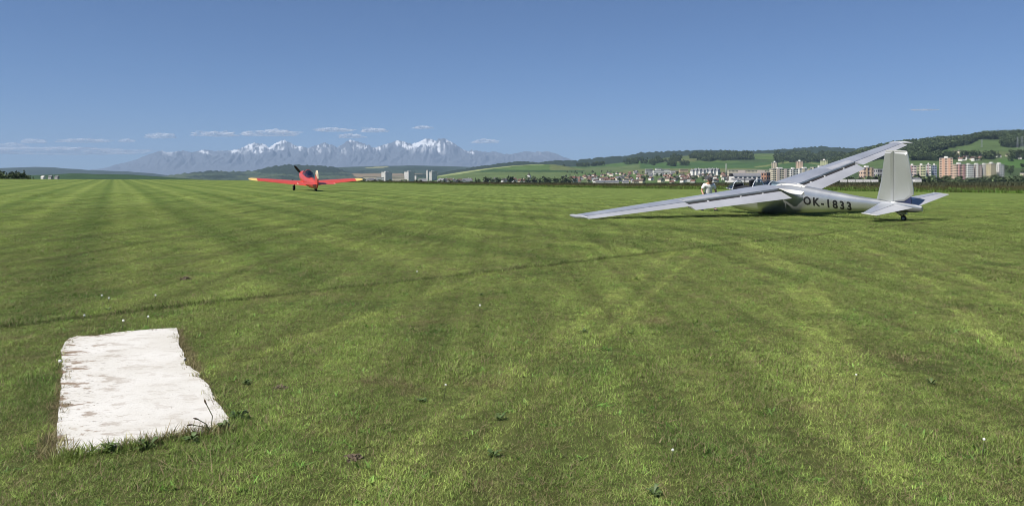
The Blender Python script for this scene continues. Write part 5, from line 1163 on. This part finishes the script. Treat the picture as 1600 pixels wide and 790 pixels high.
flats(1466.5, 1490, 247.5, 1320, 17, PEACH, 12, math.radians(-30), 'tall orange and peach tower, the tallest of the town', ORNG); flats(1489, 1507, 257, 1430, 12, PEACH, 7, .15, 'peach block with red bays right of the tall tower', ROSE); flats(1507, 1519, 257.8, 1470, 12, Wt, 8, .15, 'white block, first of the striped pair beyond the tall tower'); flats(1518.5, 1532, 257.6, 1475, 12, Pk, 8, .15, 'pink and white striped block beyond the tall tower', Wt); flats(1531.5, 1542.5, 257.6, 1480, 12, Wt, 8, .15, 'white block right of the pink striped one', Gy); flats(1543, 1554, 256, 1460, 12, YELL, 8, .15, 'yellow block next to the last white one'); flats(1554.5, 1567, 257, 1470, 12, Wt, 7, .25, 'last white block before the bright green field', Gy)
flats(1596, 1612, 271, 1150, 10, Cr, 3, .2, 'pale building cut by the picture edge', roofbox=False)
def church():
    D = 1750; z = tz(826, D); t = empty('church', (P(826.5, D).x, D, z), -.5); tag(t, 'white village church with a dark pointed spire', 'church'); zt = lambda v: float(zv(v, D)) - z
    MB().box(-3, 3, -3, 3, -4, zt(274)).build('tower', Wt, t); h = zt(274)
    mb = MB(); mb.add([(-3.2, -3.2, h), (3.2, -3.2, h), (3.2, 3.2, h), (-3.2, 3.2, h), (-1, -1, h + 3.2), (1, -1, h + 3.2), (1, 1, h + 3.2), (-1, 1, h + 3.2), (0, 0, zt(266.5))], [(0, 1, 5, 4), (1, 2, 6, 5), (2, 3, 7, 6), (3, 0, 4, 7), (4, 5, 8), (5, 6, 8), (6, 7, 8), (7, 4, 8), (3, 2, 1, 0)]); mb.build('spire', ROOFS['dark'], t)
    MB().box(3.05, 19, -4.5, 4.5, -4, 7).build('nave', Wt, t); MB().gable(3.05, 19, -4.5, 4.5, 7.1, 12.5, .4).build('roof', ROOFS['brown'], t)
    for zz in (h * .45, h * .78): MB().box(-.6, .6, -3.08, -2.95, zz, zz + 2.4).build('window', M_WIN, t)
church()
def vault_hall():
    D = 1300; z = tz(1168, D) - 2; zt = lambda v: float(zv(v, D)) - z; W = 43 / F * D; t = empty('vaulted_hall', (P(1168, D).x, D, z)); tag(t, 'long grey hall with a low curved sheet metal roof', 'hall')
    h0, h1 = zt(275.5), zt(270.3); MB().box(-W/2, W/2, 0, 30, -6, h0).build('wall', Wt, t)
    rows = [[(x, 15 - 15.5 * math.cos(a), h0 + .1 + (h1 - h0) * math.sin(a)) for a in np.linspace(0, math.pi, 15)] for x in np.linspace(-W/2 - .4, W/2 + .4, 3)]
    v, f = loft(rows, closed=False, cap=False); mesh_obj('roof', v, f, ROOFS['grey'], t, smooth=True)
    for k in range(6): MB().box(-W/2 + W * (k + .2) / 6, -W/2 + W * (k + .8) / 6, -.06, .02, 1.2, h0 - 1).build('window_band', M_WIN, t)
    t2 = flats(1190, 1203, 270, 1320, 12, BRICK, 4, .5, 'brown brick building at the end of the grey hall', roofbox=False)
vault_hall()
def small_sheds():
    for k, (u, v, w, h, D, lab) in enumerate([(67.3, 278.6, 1.6, 1.0, 500, 'small white shed beside the dark tree line'), (79, 277.4, 2.0, .8, 520, 'low white parked trailer right of the white shed'), (89, 277.6, 2.0, .7, 525, 'low pale cabin furthest from the dark tree line')]):
        t = empty('shed', P(u, D)); t.location.z = float(zv(v, D)); tag(t, lab, 'shed'); MB().box(-w/2, w/2, -1.2, 1.2, -3, h).build('wall', Gy if k else Wt, t); MB().gable(-w/2, w/2, -1.2, 1.2, h + .02, h + .55, .15).build('roof', ROOFS['grey' if k else 'dark'] if k else Wt, t)
    tx = 1313
    for k in range(5):
        u = 1318 + 12.2 * k; D = 640; t = empty('white_wall', (P(u, D).x, D, float(zv(283.6, D)))); tag(t, '%s panel of the long white wall beyond the meadow' % ordinal(k + 1), 'wall', 'panels of the white wall beyond the meadow'); w = 11 / F * D
        MB().box(-w/2, w/2, -.15, .15, -6, 1.75).build('panel', Wt, t); MB().box(-w/2 - .05, w/2 + .05, -.22, .22, 1.752, 1.9).build('coping', Gy, t)
    for k, (u0, w, lab) in enumerate([(938, 13, 'long white low hall at the foot of the far town, first'), (956, 22, 'long white low hall at the foot of the far town, second'), (978, 9, 'short white low hall at the foot of the far town'), (1435, 10, 'white flat roofed hut below the lime green block'), (1150, 8, 'white low hall in front of the grey vaulted hall'), (1160, 9, 'second white low hall in front of the grey vaulted hall'), (1171, 16, 'third and longest white hall in front of the grey vaulted hall')]):
        D = 900; t = empty('low_hall', (P(u0, D).x, D, float(zv(287 if u0 < 1400 else 283, D)))); 
        if 1100 < u0 < 1300: t.location.z = float(zv(283.5, D))
        tag(t, lab, 'hall'); W = w / F * D; MB().box(-W/2, W/2, 0, 9, -6, 2.6).build('wall', Wt, t); MB().gable(-W/2, W/2, 0, 9, 2.65, 3.9, .3).build('roof', ROOFS['grey'], t)
small_sheds()
M_STEEL = pmat('galvanised_steel', (.45, .46, .47), .5, .6)
def pylon(u, vb, vt, lab):
    D = hit(u, vb, 900); z = tz(u, D); H = float(zv(vt, D)) - z; t = empty('pylon', (P(u, D).x, D, z)); tag(t, lab, 'pylon', 'power pylons on the wooded hill')
    w = H * .09
    for sx in (-1, 1):
        for sy in (-1, 1): MB().tube((sx * w, sy * w, -1), (sx * w * .15, sy * w * .15, H), .22, .14, 4).build('leg', M_STEEL, t)
    for k in range(3):
        zz = H * (.68 + .13 * k); MB().box(-H * .16, H * .16, -.18, .18, zz, zz + .5).build('cross_arm', M_STEEL, t)
    mb = MB()
    for k in range(6):
        a, b = H * k / 6, H * (k + 1) / 6; wa, wb = w * (1 - .85 * k / 6), w * (1 - .85 * (k + 1) / 6)
        for s in (-1, 1): mb.tube((-wa, s * wa, a), (wb, s * wb, b), .1, .1, 4); mb.tube((wa, s * wa, a), (-wb, s * wb, b), .1, .1, 4)
    o = mb.build('bracing', M_STEEL, t); o['kind'] = 'stuff'
pylon(1597, 236, 213, 'lattice power pylon at the picture edge on the wooded hill'); pylon(1590, 231, 214, 'lattice power pylon left of the one at the picture edge'); pylon(1534, 230, 218, 'small lattice pylon at the top of the hill meadow')
def mast(u, vb, vt, D, lab):
    z = float(zv(vb, D)); t = empty('chimney', (P(u, D).x, D, z)); tag(t, lab, 'chimney'); H = float(zv(vt, D)) - z; MB().tube((0, 0, -8), (0, 0, H), 1.3, .8, 10).build('shaft', Gy, t, True); MB().tube((0, 0, H), (0, 0, H + .8), 1.1, 1.1, 10).build('rim', ROOFS['dark'], t)
mast(1134.5, 272, 255.5, 1900, 'slender grey chimney at the end of the white gables')
